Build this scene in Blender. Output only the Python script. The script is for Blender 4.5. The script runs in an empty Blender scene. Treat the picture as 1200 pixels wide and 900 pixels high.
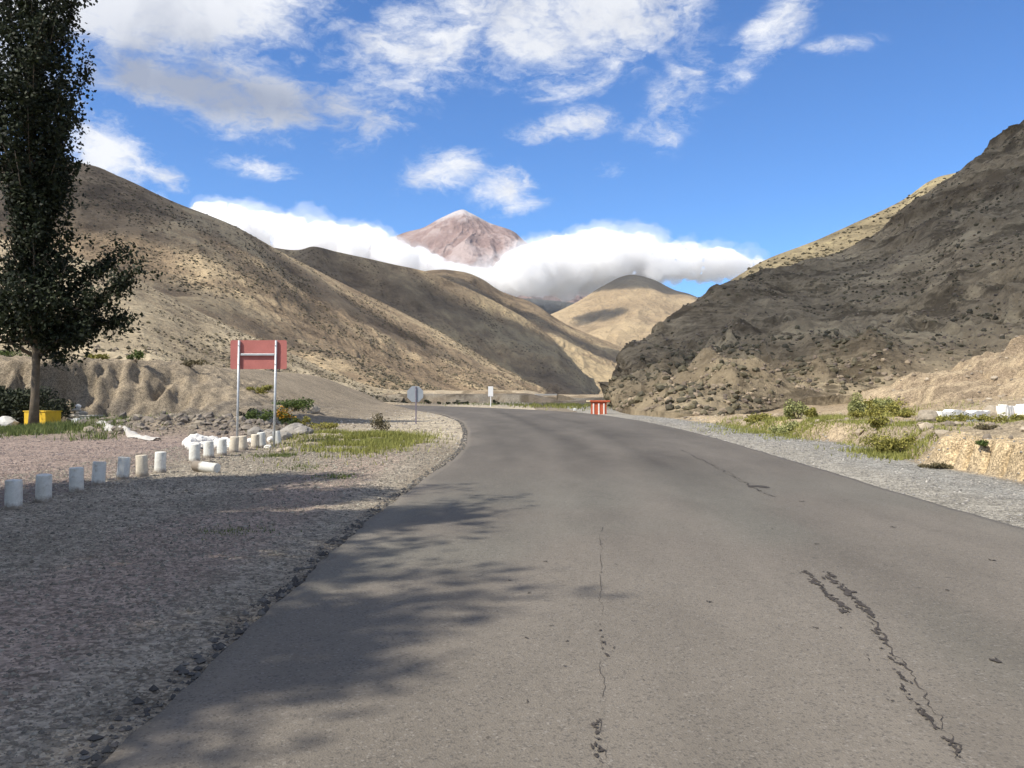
import bpy, math, random
import numpy as np
from mathutils import Vector

# ------------------------------------------------------------------ camera, sun, sky, exposure
sc = bpy.context.scene
COL = sc.collection
EYE, HOR, F = 1.6, 458.0, 1000.0
cam = bpy.data.objects.new('camera', bpy.data.cameras.new('camera'))
COL.objects.link(cam)
cam.location = (0, 0, EYE); cam.rotation_euler = (math.radians(90), 0, 0)
cam.data.sensor_width = 36; cam.data.lens = 30.0; cam.data.shift_y = 8/1200
cam.data.clip_start = 0.1; cam.data.clip_end = 60000
sc.camera = cam

SUN_EL = math.radians(48)
SHD = np.array([0.83, 0.56]); SHD /= np.linalg.norm(SHD)      # the way shadows fall on the ground
TOSUN = Vector((-SHD[0]*math.cos(SUN_EL), -SHD[1]*math.cos(SUN_EL), math.sin(SUN_EL)))
sun = bpy.data.objects.new('sun', bpy.data.lights.new('sun', 'SUN'))
COL.objects.link(sun)
sun.data.energy = 4.8; sun.data.angle = math.radians(0.55); sun.data.color = (1.0, 0.93, 0.82)
sun.rotation_euler = TOSUN.to_track_quat('Z', 'Y').to_euler()

sc.view_settings.view_transform = 'Standard'; sc.view_settings.look = 'None'
sc.view_settings.exposure = 0.40; sc.view_settings.gamma = 1.0
sc.render.engine = 'CYCLES'
sc.cycles.use_denoising = True
sc.cycles.max_bounces = 10; sc.cycles.diffuse_bounces = 3; sc.cycles.glossy_bounces = 2
sc.cycles.transmission_bounces = 4; sc.cycles.volume_bounces = 13; sc.cycles.transparent_max_bounces = 16
sc.cycles.use_adaptive_sampling = True; sc.cycles.adaptive_threshold = 0.02

class NT:
    """small helper round a node tree"""
    def __init__(s, tree):
        s.t = tree; s.n = tree.nodes; s.l = tree.links; s.n.clear()
    def node(s, typ, ins=None, **props):
        nd = s.n.new(typ)
        for k, v in props.items(): setattr(nd, k, v)
        for k, v in (ins or {}).items(): s.put(nd.inputs[k], v)
        return nd
    def put(s, sock, v):
        if isinstance(v, bpy.types.NodeSocket): s.l.new(v, sock)
        elif isinstance(v, bpy.types.Node): s.l.new(v.outputs[0], sock)
        else: sock.default_value = v
    def math(s, op, a, b=0.0, c=None, clamp=False):
        nd = s.n.new('ShaderNodeMath'); nd.operation = op; nd.use_clamp = clamp
        s.put(nd.inputs[0], a); s.put(nd.inputs[1], b)
        if c is not None: s.put(nd.inputs[2], c)
        return nd.outputs[0]
    def mix(s, f, a, b, mode='MIX'):
        nd = s.n.new('ShaderNodeMix'); nd.data_type = 'RGBA'; nd.blend_type = mode
        s.put(nd.inputs[0], f)
        s.put(nd.inputs[6], a if not isinstance(a, tuple) else (*a, 1)[:4])
        s.put(nd.inputs[7], b if not isinstance(b, tuple) else (*b, 1)[:4])
        return nd.outputs[2]
    def noise(s, vec, scale, detail=4, rough=0.55, dist=0.0):
        nd = s.node('ShaderNodeTexNoise', {'Scale': scale, 'Detail': detail, 'Roughness': rough, 'Distortion': dist})
        if vec is not None: s.put(nd.inputs['Vector'], vec)
        return nd.outputs[0]
    def vor(s, vec, scale, feature='F1', out='Distance', rnd=1.0):
        nd = s.node('ShaderNodeTexVoronoi', {'Scale': scale, 'Randomness': rnd}, feature=feature)
        if vec is not None: s.put(nd.inputs['Vector'], vec)
        return nd.outputs[out]
    def ss(s, x, lo, hi, a=0.0, b=1.0):
        nd = s.node('ShaderNodeMapRange', {1: lo, 2: hi, 3: a, 4: b}, interpolation_type='SMOOTHSTEP')
        s.put(nd.inputs[0], x); return nd.outputs[0]
    def mapping(s, vec, scale=(1, 1, 1), rot=(0, 0, 0), loc=(0, 0, 0)):
        nd = s.node('ShaderNodeMapping', {'Scale': scale, 'Rotation': rot, 'Location': loc})
        s.put(nd.inputs['Vector'], vec); return nd.outputs[0]

world = bpy.data.worlds.new('World'); sc.world = world; world.use_nodes = True
w = NT(world.node_tree)
sky = w.node('ShaderNodeTexSky', sky_type='NISHITA', sun_disc=False, sun_elevation=SUN_EL,
             sun_rotation=math.atan2(TOSUN.x, TOSUN.y), altitude=1800, air_density=1.0, dust_density=0.3, ozone_density=2.2)
skycol = w.mix(0.85, sky.outputs[0], (0.42, 0.77, 1.15), 'MULTIPLY')
bg_sky = w.node('ShaderNodeBackground', {'Color': skycol, 'Strength': 0.125})
tc = w.node('ShaderNodeTexCoord').outputs['Generated']
sep = w.node('ShaderNodeSeparateXYZ', {0: tc})
az = w.math('ARCTAN2', sep.outputs[0], sep.outputs[1])
el = w.math('ARCSINE', sep.outputs[2])
wind = w.mapping(tc, scale=(1.0, 1.0, 2.0), rot=(0, math.radians(-18), 0))
n1 = w.noise(wind, 5.0, 10, 0.60, 0.35)
warp = w.node('ShaderNodeTexNoise', {'Vector': wind, 'Scale': 9.0, 'Detail': 5.0, 'Roughness': .6})
wv = w.node('ShaderNodeVectorMath', {0: warp.outputs['Color'], 1: (.5, .5, .5)}, operation='SUBTRACT')
wv = w.node('ShaderNodeVectorMath', {0: wv.outputs[0], 'Scale': .10}, operation='SCALE')
wind2 = w.node('ShaderNodeVectorMath', {0: wind, 1: wv.outputs[0]}, operation='ADD').outputs[0]
n2 = w.noise(wind2, 13.0, 12, 0.62, 0.25)
n3 = w.noise(wind2, 46.0, 8, 0.65, 0.6)
base = w.math('ADD', w.math('ADD', w.math('MULTIPLY', n1, 0.34), w.math('MULTIPLY', n2, 0.48)), w.math('MULTIPLY', n3, 0.18))
# px, py, half width, half height, tilt (deg, up to the right), strength, greyness
BLOBS = [(190, 5, 190, 52, 5, 1.7, .12), (250, 108, 210, 36, -4, 1.25, 1.0), (210, 70, 190, 60, 0, .85, .7), (330, 120, 120, 24, -10, 1.0, .8), (120, 172, 62, 42, 0, .95, .1), (205, 158, 40, 14, 0, .45, .2),
         (388, 78, 36, 48, -30, .62, .1), (425, 130, 60, 18, -15, .5, .35), (500, 42, 110, 52, 25, 1.15, .1), (660, 28, 130, 50, 5, 1.1, .30),
         (655, 100, 70, 20, 5, .62, .1), (662, 150, 62, 19, 12, .85, .0), (522, 200, 50, 23, 15, 1.0, .0), (598, 222, 38, 27, 0, 1.0, .1),
         (295, 194, 52, 13, -8, .75, .1), (800, 105, 38, 66, -32, .5, .0), (765, 160, 36, 26, 0, .5, .0), (905, 38, 78, 24, 38, .82, .0),
         (985, 53, 46, 10, 0, .60, .0), (715, 195, 24, 18, 40, .5, .0), (-60, 60, 220, 80, 0, .9, .3), (190, 205, 40, 14, -20, .6, .0), (110,60,80,60,0,.8,.6)]
tot = None; gry = None
for (bx, by, hw, hh, tilt, st, g) in BLOBS:
    a0 = math.atan((bx-600)/F); e0 = math.atan((HOR-by)/F*math.cos(a0))
    ca, sa = math.cos(math.radians(tilt)), math.sin(math.radians(tilt))
    kx = math.cos(a0)**2
    da = w.math('MULTIPLY', w.math('SUBTRACT', az, a0), 1/kx); de = w.math('MULTIPLY', w.math('SUBTRACT', el, e0), 1.07)
    u = w.math('MULTIPLY', w.math('ADD', w.math('MULTIPLY', da, ca), w.math('MULTIPLY', de, sa)), F/hw)
    v = w.math('MULTIPLY', w.math('SUBTRACT', w.math('MULTIPLY', de, ca), w.math('MULTIPLY', da, sa)), F/hh)
    r2 = w.math('ADD', w.math('MULTIPLY', u, u), w.math('MULTIPLY', v, v))
    gss = w.math('MULTIPLY', w.math('EXPONENT', w.math('MULTIPLY', r2, -0.8)), st)
    tot = gss if tot is None else w.math('MAXIMUM', tot, gss)
    gg = w.math('MULTIPLY', gss, g)
    gry = gg if gry is None else w.math('MAXIMUM', gry, gg)
# behind and beside the frame: scattered clouds of the same sort
side = w.ss(w.math('ABSOLUTE', az), 0.72, 1.0)
high = w.ss(el, 0.50, 0.62)
away = w.math('MAXIMUM', side, high)
gen = w.math('MULTIPLY', w.math('MULTIPLY', w.ss(w.noise(tc, 2.2, 3, 0.5), 0.36, 0.60), 0.95), away)
tot = w.math('MAXIMUM', tot, gen)
dens = w.math('ADD', w.math('MULTIPLY', tot, 0.85), w.math('SUBTRACT', w.math('MULTIPLY', base, 4.2), 2.10))
mask = w.ss(dens, 0.18, 1.06)
mask = w.math('MULTIPLY', mask, w.ss(tot, 0.08, 0.42))
shade = w.noise(w.mapping(tc, loc=(0, 0, 0.02)), 9.0, 7, 0.6, 0.3)
greyf = w.math('ADD', w.math('MULTIPLY', gry, 0.85), w.math('MULTIPLY', w.ss(shade, 0.42, 0.66), 0.30), clamp=True)
ccol = w.mix(greyf, (0.78, 0.79, 0.81), (0.29, 0.325, 0.41))
bg_cl = w.node('ShaderNodeBackground', {'Color': ccol, 'Strength': 1.02})
mixw = w.node('ShaderNodeMixShader', {0: w.math('MULTIPLY', mask, 0.95), 1: bg_sky.outputs[0], 2: bg_cl.outputs[0]})
w.node('ShaderNodeOutputWorld', {0: mixw.outputs[0]})
world.cycles.sampling_method = 'MANUAL'; world.cycles.sample_map_resolution = 512

# ------------------------------------------------------------------ helpers
rng = np.random.default_rng(7); random.seed(7)
def P(px, py, d): return np.array([(px-600)/F*d, d, EYE-(py-HOR)/F*d])
def G(px, py, z=0.0):
    d = (EYE-z)/((py-HOR)/F); return np.array([(px-600)/F*d, d, z])

_perm = np.random.default_rng(11).permutation(4096).astype(np.int64)
_grad = np.random.default_rng(12).uniform(-1, 1, 4096)
def vnoise(x, y, z=0.0):
    x, y, z = np.broadcast_arrays(np.asarray(x, float), np.asarray(y, float), np.asarray(z, float))
    xi, yi, zi = np.floor(x).astype(np.int64), np.floor(y).astype(np.int64), np.floor(z).astype(np.int64)
    fx, fy, fz = x-xi, y-yi, z-zi
    s = lambda t: t*t*t*(t*(t*6-15)+10)
    fx, fy, fz = s(fx), s(fy), s(fz)
    def h(a, b, c): return _grad[_perm[(_perm[(_perm[a & 4095]+b) & 4095]+c) & 4095]]
    r = 0
    for dz, wz in ((0, 1-fz), (1, fz)):
        for dy, wy in ((0, 1-fy), (1, fy)):
            r = r + wz*wy*(h(xi, yi+dy, zi+dz)*(1-fx)+h(xi+1, yi+dy, zi+dz)*fx)
    return r
def fbm(x, y, z=0.0, oct=5, rough=0.5, lac=2.03):
    a, f, r, t = 1.0, 1.0, 0, 0
    for i in range(oct):
        r = r + a*vnoise(x*f+i*17.3, y*f-i*9.1, z*f if not np.isscalar(z) else z+i*3.7); t += a; a *= rough; f *= lac
    return r/t
def ridged(x, y, z=0.0, oct=5, rough=0.5):
    a, f, r, t = 1.0, 1.0, 0, 0
    for i in range(oct):
        r = r + a*(1-2*np.abs(vnoise(x*f+i*31.7, y*f+i*5.3, z))); t += a; a *= rough; f *= 2.05
    return r/t
def sst(x, a, b):
    t = np.clip((x-a)/(b-a), 0, 1); return t*t*(3-2*t)

def link(name, data, parent=None, mat=None, kind=None, label=None, cat=None, group=None):
    o = bpy.data.objects.new(name, data); COL.objects.link(o)
    if parent is not None: o.parent = parent
    if mat is not None and data is not None: data.materials.append(mat)
    if kind: o['kind'] = kind
    if label: o['label'] = label
    if cat: o['category'] = cat
    if group: o['group'] = group
    return o
def np_mesh(name, V, Fc, smooth=False, attr=None, uvcol=None):
    V = np.asarray(V, np.float32); Fc = np.asarray(Fc, np.int32)
    m = bpy.data.meshes.new(name)
    m.vertices.add(len(V)); m.vertices.foreach_set('co', V.ravel())
    n, k = Fc.shape
    m.loops.add(n*k); m.loops.foreach_set('vertex_index', Fc.ravel())
    m.polygons.add(n); m.polygons.foreach_set('loop_start', np.arange(0, n*k, k, dtype=np.int32))
    m.polygons.foreach_set('loop_total', np.full(n, k, np.int32))
    m.polygons.foreach_set('use_smooth', np.full(n, smooth))
    if attr is not None:
        a = m.color_attributes.new('tint', 'FLOAT_COLOR', 'POINT')
        c = np.ones((len(V), 4), np.float32); c[:, :attr.shape[1]] = attr
        a.data.foreach_set('color', c.ravel())
    m.update(calc_edges=True); m.validate()
    return m
def grid_faces(nu, nv):
    i = np.arange(nu-1)[:, None]*nv+np.arange(nv-1)[None, :]
    return np.stack([i, i+nv, i+nv+1, i+1], -1).reshape(-1, 4)

class MB:
    """collects simple solids into ONE mesh"""
    def __init__(s): s.v = []; s.f = []
    def add(s, v, f):
        b = len(s.v); s.v += [tuple(p) for p in v]; s.f += [tuple(i+b for i in q) for q in f]; return s
    def box(s, c, size, rotz=0.0, bev=0.0, tilt=0.0):
        hx, hy, hz = (a/2 for a in size)
        if bev <= 0:
            L = [(x, y, z) for x in (-hx, hx) for y in (-hy, hy) for z in (-hz, hz)]
            Fs = [(0, 1, 3, 2), (4, 6, 7, 5), (0, 4, 5, 1), (2, 3, 7, 6), (0, 2, 6, 4), (1, 5, 7, 3)]
        else:
            b = min(bev, hx*.45, hy*.45, hz*.45); ring = []
            def oct8(hx, hy): return [(hx-b, -hy), (hx, -hy+b), (hx, hy-b), (hx-b, hy), (-hx+b, hy), (-hx, hy-b), (-hx, -hy+b), (-hx+b, -hy)]
            L = []
            for z, k in ((-hz, 1), (-hz+b, 0), (hz-b, 0), (hz, 1)):
                L += [(x, y, z) for x, y in oct8(hx-b*.7*k, hy-b*.7*k)]
            Fs = [tuple(range(7, -1, -1)), tuple(range(24, 32))]
            for r in range(3):
                for i in range(8): j = (i+1) % 8; Fs.append((r*8+i, r*8+j, r*8+8+j, r*8+8+i))
        cz, sz = math.cos(rotz), math.sin(rotz); ct, st = math.cos(tilt), math.sin(tilt)
        out = []
        for x, y, z in L:
            x, z = x*ct+z*st, -x*st+z*ct
            out.append((c[0]+x*cz-y*sz, c[1]+x*sz+y*cz, c[2]+z))
        return s.add(out, Fs)
    def tube(s, pts, rad, n=8, cap=True):
        pts = [Vector(p) for p in pts]; rad = rad if hasattr(rad, '__len__') else [rad]*len(pts)
        V = []; Fs = []
        d0 = (pts[1]-pts[0]).normalized(); up = Vector((0, 1, 0)) if abs(d0.z) > .8 else Vector((0, 0, 1))
        for i, p in enumerate(pts):
            d = (pts[min(i+1, len(pts)-1)]-pts[max(i-1, 0)]).normalized()
            a = d.cross(up).normalized(); b = a.cross(d).normalized()
            for k in range(n):
                t = 2*math.pi*k/n; V.append(p+(a*math.cos(t)+b*math.sin(t))*rad[i])
        for i in range(len(pts)-1):
            for k in range(n): j = (k+1) % n; Fs.append((i*n+k, i*n+j, i*n+n+j, i*n+n+k))
        if cap: Fs.append(tuple(range(n-1, -1, -1))); Fs.append(tuple((len(pts)-1)*n+k for k in range(n)))
        return s.add(V, Fs)
    def prism(s, outline, y0, y1):
        """outline in x,z extruded from y0 to y1"""
        n = len(outline)
        V = [(x, y0, z) for x, z in outline]+[(x, y1, z) for x, z in outline]
        Fs = [tuple(range(n-1, -1, -1)), tuple(range(n, 2*n))]+[(i, (i+1) % n, n+(i+1) % n, n+i) for i in range(n)]
        return s.add(V, Fs)
    def mesh(s, name, smooth=False):
        m = bpy.data.meshes.new(name); m.from_pydata(s.v, [], s.f); m.update()
        import bmesh
        bm = bmesh.new(); bm.from_mesh(m); bmesh.ops.recalc_face_normals(bm, faces=bm.faces); bm.to_mesh(m); bm.free()
        if smooth:
            m.polygons.foreach_set('use_smooth', [len(p.vertices) == 4 for p in m.polygons])
        return m

ICO_V = None
def ico(sub=0):
    t = (1+5**.5)/2
    V = np.array([(-1, t, 0), (1, t, 0), (-1, -t, 0), (1, -t, 0), (0, -1, t), (0, 1, t), (0, -1, -t), (0, 1, -t), (t, 0, -1), (t, 0, 1), (-t, 0, -1), (-t, 0, 1)], float)
    V /= np.linalg.norm(V[0])
    Fc = np.array([(0, 11, 5), (0, 5, 1), (0, 1, 7), (0, 7, 10), (0, 10, 11), (1, 5, 9), (5, 11, 4), (11, 10, 2), (10, 7, 6), (7, 1, 8), (3, 9, 4), (3, 4, 2), (3, 2, 6), (3, 6, 8), (3, 8, 9), (4, 9, 5), (2, 4, 11), (6, 2, 10), (8, 6, 7), (9, 8, 1)])
    for _ in range(sub):
        V = list(map(tuple, V)); cache = {}; nf = []
        def mid(a, b):
            k = (min(a, b), max(a, b))
            if k not in cache:
                p = (np.array(V[a])+np.array(V[b])); p /= np.linalg.norm(p); V.append(tuple(p)); cache[k] = len(V)-1
            return cache[k]
        for a, b, c in Fc:
            x, y, z = mid(a, b), mid(b, c), mid(c, a); nf += [(a, x, z), (b, y, x), (c, z, y), (x, y, z)]
        V = np.array(V); Fc = np.array(nf)
    return V, Fc
OCT_V = np.array([(1, 0, 0), (-1, 0, 0), (0, 1, 0), (0, -1, 0), (0, 0, 1), (0, 0, -1)], float)
OCT_F = np.array([(0, 2, 4), (2, 1, 4), (1, 3, 4), (3, 0, 4), (2, 0, 5), (1, 2, 5), (3, 1, 5), (0, 3, 5)])

def scatter_blobs(pos, size, flat=(0.5, 0.8), base='oct', jit=0.35, tint=None, sub=0, sink=0.2):
    """many small irregular solids (stones, scrub) as one vertex/face soup"""
    bv, bf = (OCT_V, OCT_F) if base == 'oct' else ico(sub)
    n, k = len(pos), len(bv)
    V = bv[None]*(1+rng.uniform(-jit, jit, (n, k, 1)))
    V = V*np.stack([rng.uniform(.7, 1.2, n), rng.uniform(.7, 1.2, n), rng.uniform(*flat, n)], -1)[:, None, :]
    a = rng.uniform(0, 2*math.pi, n); c, s = np.cos(a), np.sin(a)
    X = V[..., 0]*c[:, None]-V[..., 1]*s[:, None]; Y = V[..., 0]*s[:, None]+V[..., 1]*c[:, None]
    V = np.stack([X, Y, V[..., 2]+sink], -1)*np.asarray(size).reshape(n, 1, 1)+pos[:, None, :]
    Fc = bf[None]+(np.arange(n)*k)[:, None, None]
    T = None if tint is None else np.repeat(tint, k, axis=0)
    return V.reshape(-1, 3), Fc.reshape(-1, 3), T

def leaf_soup(cent, size, up=0.3):
    """rhombic leaves at the given centres, random directions"""
    n = len(cent)
    a = rng.normal(size=(n, 3)); a[:, 2] += up; a /= np.linalg.norm(a, axis=1)[:, None]
    b = np.cross(a, rng.normal(size=(n, 3))); b /= np.linalg.norm(b, axis=1)[:, None]
    s = np.asarray(size).reshape(-1, 1)*rng.uniform(.6, 1.25, (n, 1))
    V = np.stack([cent-a*s*.55, cent+b*s*.36, cent+a*s*.6, cent-b*s*.36], 1)
    Fc = np.arange(n*4).reshape(n, 4)
    return V.reshape(-1, 3), Fc

# ------------------------------------------------------------------ materials
def mat(name):
    m = bpy.data.materials.new(name); m.use_nodes = True; return m, NT(m.node_tree)
def finish(n, col, rough=0.85, bump=None, bstr=0.3, bdist=0.02, metal=0.0, spec=0.3):
    b = n.node('ShaderNodeBsdfPrincipled', {'Roughness': rough, 'Metallic': metal, 'Specular IOR Level': spec})
    n.put(b.inputs['Base Color'], col if not isinstance(col, tuple) else (*col, 1)[:4])
    if bump is not None:
        bp = n.node('ShaderNodeBump', {'Strength': bstr, 'Distance': bdist, 'Height': bump}); n.put(b.inputs['Normal'], bp.outputs[0])
    n.node('ShaderNodeOutputMaterial', {0: b.outputs[0]})
def objco(n): return n.node('ShaderNodeTexCoord').outputs['Object']

def simple(name, col, rough=0.8, var=0.25, scale=8.0, metal=0.0, spec=0.3, dirt=None, bstr=0.25, foot=0.0):
    m, n = mat(name); c = objco(n)
    a = n.noise(c, scale, 6, .65); b = n.noise(c, scale*7, 3, .6)
    f = n.ss(n.math('ADD', n.math('MULTIPLY', a, .65), n.math('MULTIPLY', b, .35)), .3, .7)
    lo = tuple(x*(1-var) for x in col); hi = tuple(min(1, x*(1+var*.6)) for x in col)
    cc = n.mix(f, lo, hi)
    if dirt: cc = n.mix(n.ss(n.noise(c, scale*.6, 7, .7, .4), .48, .70), cc, dirt)
    if foot:                                              # soil splashed up round the foot, chipped rim
        zz = n.math('ADD', n.node('ShaderNodeSeparateXYZ', {0: c}).outputs[2], n.math('MULTIPLY', n.math('SUBTRACT', n.noise(c, 14, 5, .7), .5), foot*1.6))
        cc = n.mix(n.math('SUBTRACT', 1.0, n.ss(zz, foot*.2, foot)), cc, (.24, .205, .165))
    finish(n, cc, rough, n.noise(c, scale*10, 4, .6), bstr, 0.01, metal, spec); return m

def foliage(name, dark, light, trans=0.3):
    m, n = mat(name); c = objco(n)
    f = n.noise(c, 1.6, 3, .6); r = n.node('ShaderNodeNewGeometry').outputs['Random Per Island']
    f = n.ss(n.math('ADD', n.math('MULTIPLY', f, .5), n.math('MULTIPLY', r, .5)), .25, .75)
    cc = n.mix(f, dark, light)
    d = n.node('ShaderNodeBsdfPrincipled', {'Roughness': .65, 'Specular IOR Level': .25}); n.put(d.inputs['Base Color'], cc)
    t = n.node('ShaderNodeBsdfTranslucent'); n.put(t.inputs[0], cc)
    mx = n.node('ShaderNodeMixShader', {0: trans, 1: d.outputs[0], 2: t.outputs[0]})
    n.node('ShaderNodeOutputMaterial', {0: mx.outputs[0]}); return m

def hill_mat(name, cols, S, speck=0.5, spot=(4.5, 14.0), rocky=0.0, bd=0.6, light=None):
    """cols: dark, mid, light.  S: size of the large patches in metres"""
    m, n = mat(name); c = objco(n)
    at = n.node('ShaderNodeAttribute', attribute_name='tint'); t = n.node('ShaderNodeSeparateColor', {0: at.outputs[0]})
    big = n.noise(c, 1/S, 6, .62, .4)
    med = n.noise(c, 7/S, 6, .65, .2)
    fin = n.noise(c, 1.1, 5, .7)
    f = n.math('ADD', n.math('ADD', n.math('MULTIPLY', big, .46), n.math('MULTIPLY', med, .34)), n.math('MULTIPLY', fin, .20))
    f = n.math('ADD', f, n.math('MULTIPLY', n.math('SUBTRACT', t.outputs[0], .5), .35))
    c1 = n.mix(n.ss(f, .37, .51), cols[0], cols[1]); c2 = n.mix(n.ss(f, .50, .62), c1, cols[2])
    # scrub: dark dots in irregular drifts
    v = n.vor(c, 1/spot[0]); v2 = n.vor(c, 2.6/spot[0])
    dr = n.ss(n.noise(c, 1/spot[1], 4, .6), .40, .62)
    dots = n.math('MULTIPLY', n.math('SUBTRACT', 1.0, n.ss(v, .16, .40)), dr)
    dots = n.math('MAXIMUM', dots, n.math('MULTIPLY', n.math('SUBTRACT', 1.0, n.ss(v2, .12, .34)), n.math('MULTIPLY', dr, .8)))
    cc = n.mix(n.math('MULTIPLY', dots, speck), c2, tuple(x*.42 for x in cols[0]))
    if rocky:
        rk = n.ss(n.noise(n.mapping(c, (1, 1, 2.2)), 0.09, 8, .72, .7), .50, .60)
        cc = n.mix(n.math('MULTIPLY', rk, rocky), cc, tuple(x*.55 for x in cols[0]))
    h = n.math('ADD', n.math('MULTIPLY', n.noise(c, 11/S, 9, .68, .3), S/14), n.math('MULTIPLY', n.noise(c, .5, 6, .7), bd))
    finish(n, cc, .95, h, .8, 1.0, 0, .1); return m

# ------------------------------------------------------------------ road outline
LE = [(-2.0, -14), (-1.9, -6), (-1.8, 0), (-1.76, 3.6), (-1.79, 8.3), (-1.72, 12), (-1.57, 15.7), (-1.33, 22.2), (-1.5, 29), (-1.9, 36), (-2.9, 47), (-5.8, 63), (-10.4, 77), (-16, 88), (-23.5, 99), (-45, 119), (-80, 135), (-130, 150)]
RE = [(5.6, -14), (5.8, -6), (5.88, 0), (5.92, 4), (5.98, 10), (6.05, 13), (6.27, 16.5), (6.45, 20.3), (6.86, 28.6), (7.0, 37), (6.8, 46), (6.1, 55), (4.6, 64), (1.2, 73.5), (-3.6, 83), (-9.4, 92), (-18, 103), (-42, 127), (-77, 144), (-128, 160)]
def spline(pts, n):
    p = np.array(pts, float); d = np.r_[0, np.cumsum(np.linalg.norm(np.diff(p, axis=0), axis=1))]
    m = np.zeros_like(p); m[1:-1] = (p[2:]-p[:-2])/(d[2:]-d[:-2])[:, None]; m[0] = (p[1]-p[0])/(d[1]-d[0]); m[-1] = (p[-1]-p[-2])/(d[-1]-d[-2])
    t = np.linspace(0, 1, n)**1.0
    s = t*d[-1]; i = np.clip(np.searchsorted(d, s, 'right')-1, 0, len(p)-2)
    h = (d[i+1]-d[i]); u = ((s-d[i])/h)[:, None]; h = h[:, None]
    return (2*u**3-3*u**2+1)*p[i]+(u**3-2*u**2+u)*h*m[i]+(-2*u**3+3*u**2)*p[i+1]+(u**3-u**2)*h*m[i+1]
NR = 900
Lc, Rc = spline(LE, NR), spline(RE, NR)
s_ = np.linspace(0, 1, NR)
poly = np.vstack([Lc[::6], Rc[::-6]])
def poly_sd(x, y):
    """signed distance to the road outline, negative inside"""
    x = x.ravel(); y = y.ravel(); out = np.full(x.shape, 1e9); ins = np.zeros(x.shape, bool)
    A = poly; B = np.roll(poly, -1, axis=0)
    for (ax, ay), (bx, by) in zip(A, B):
        ex, ey = bx-ax, by-ay; L = ex*ex+ey*ey+1e-12
        t = np.clip(((x-ax)*ex+(y-ay)*ey)/L, 0, 1)
        out = np.minimum(out, (x-ax-t*ex)**2+(y-ay-t*ey)**2)
        cnd = ((ay > y) != (by > y)) & (x < ex*(y-ay)/(ey if ey else 1e-12)+ax); ins ^= cnd
    d = np.sqrt(out); return np.where(ins, -d, d)

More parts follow.
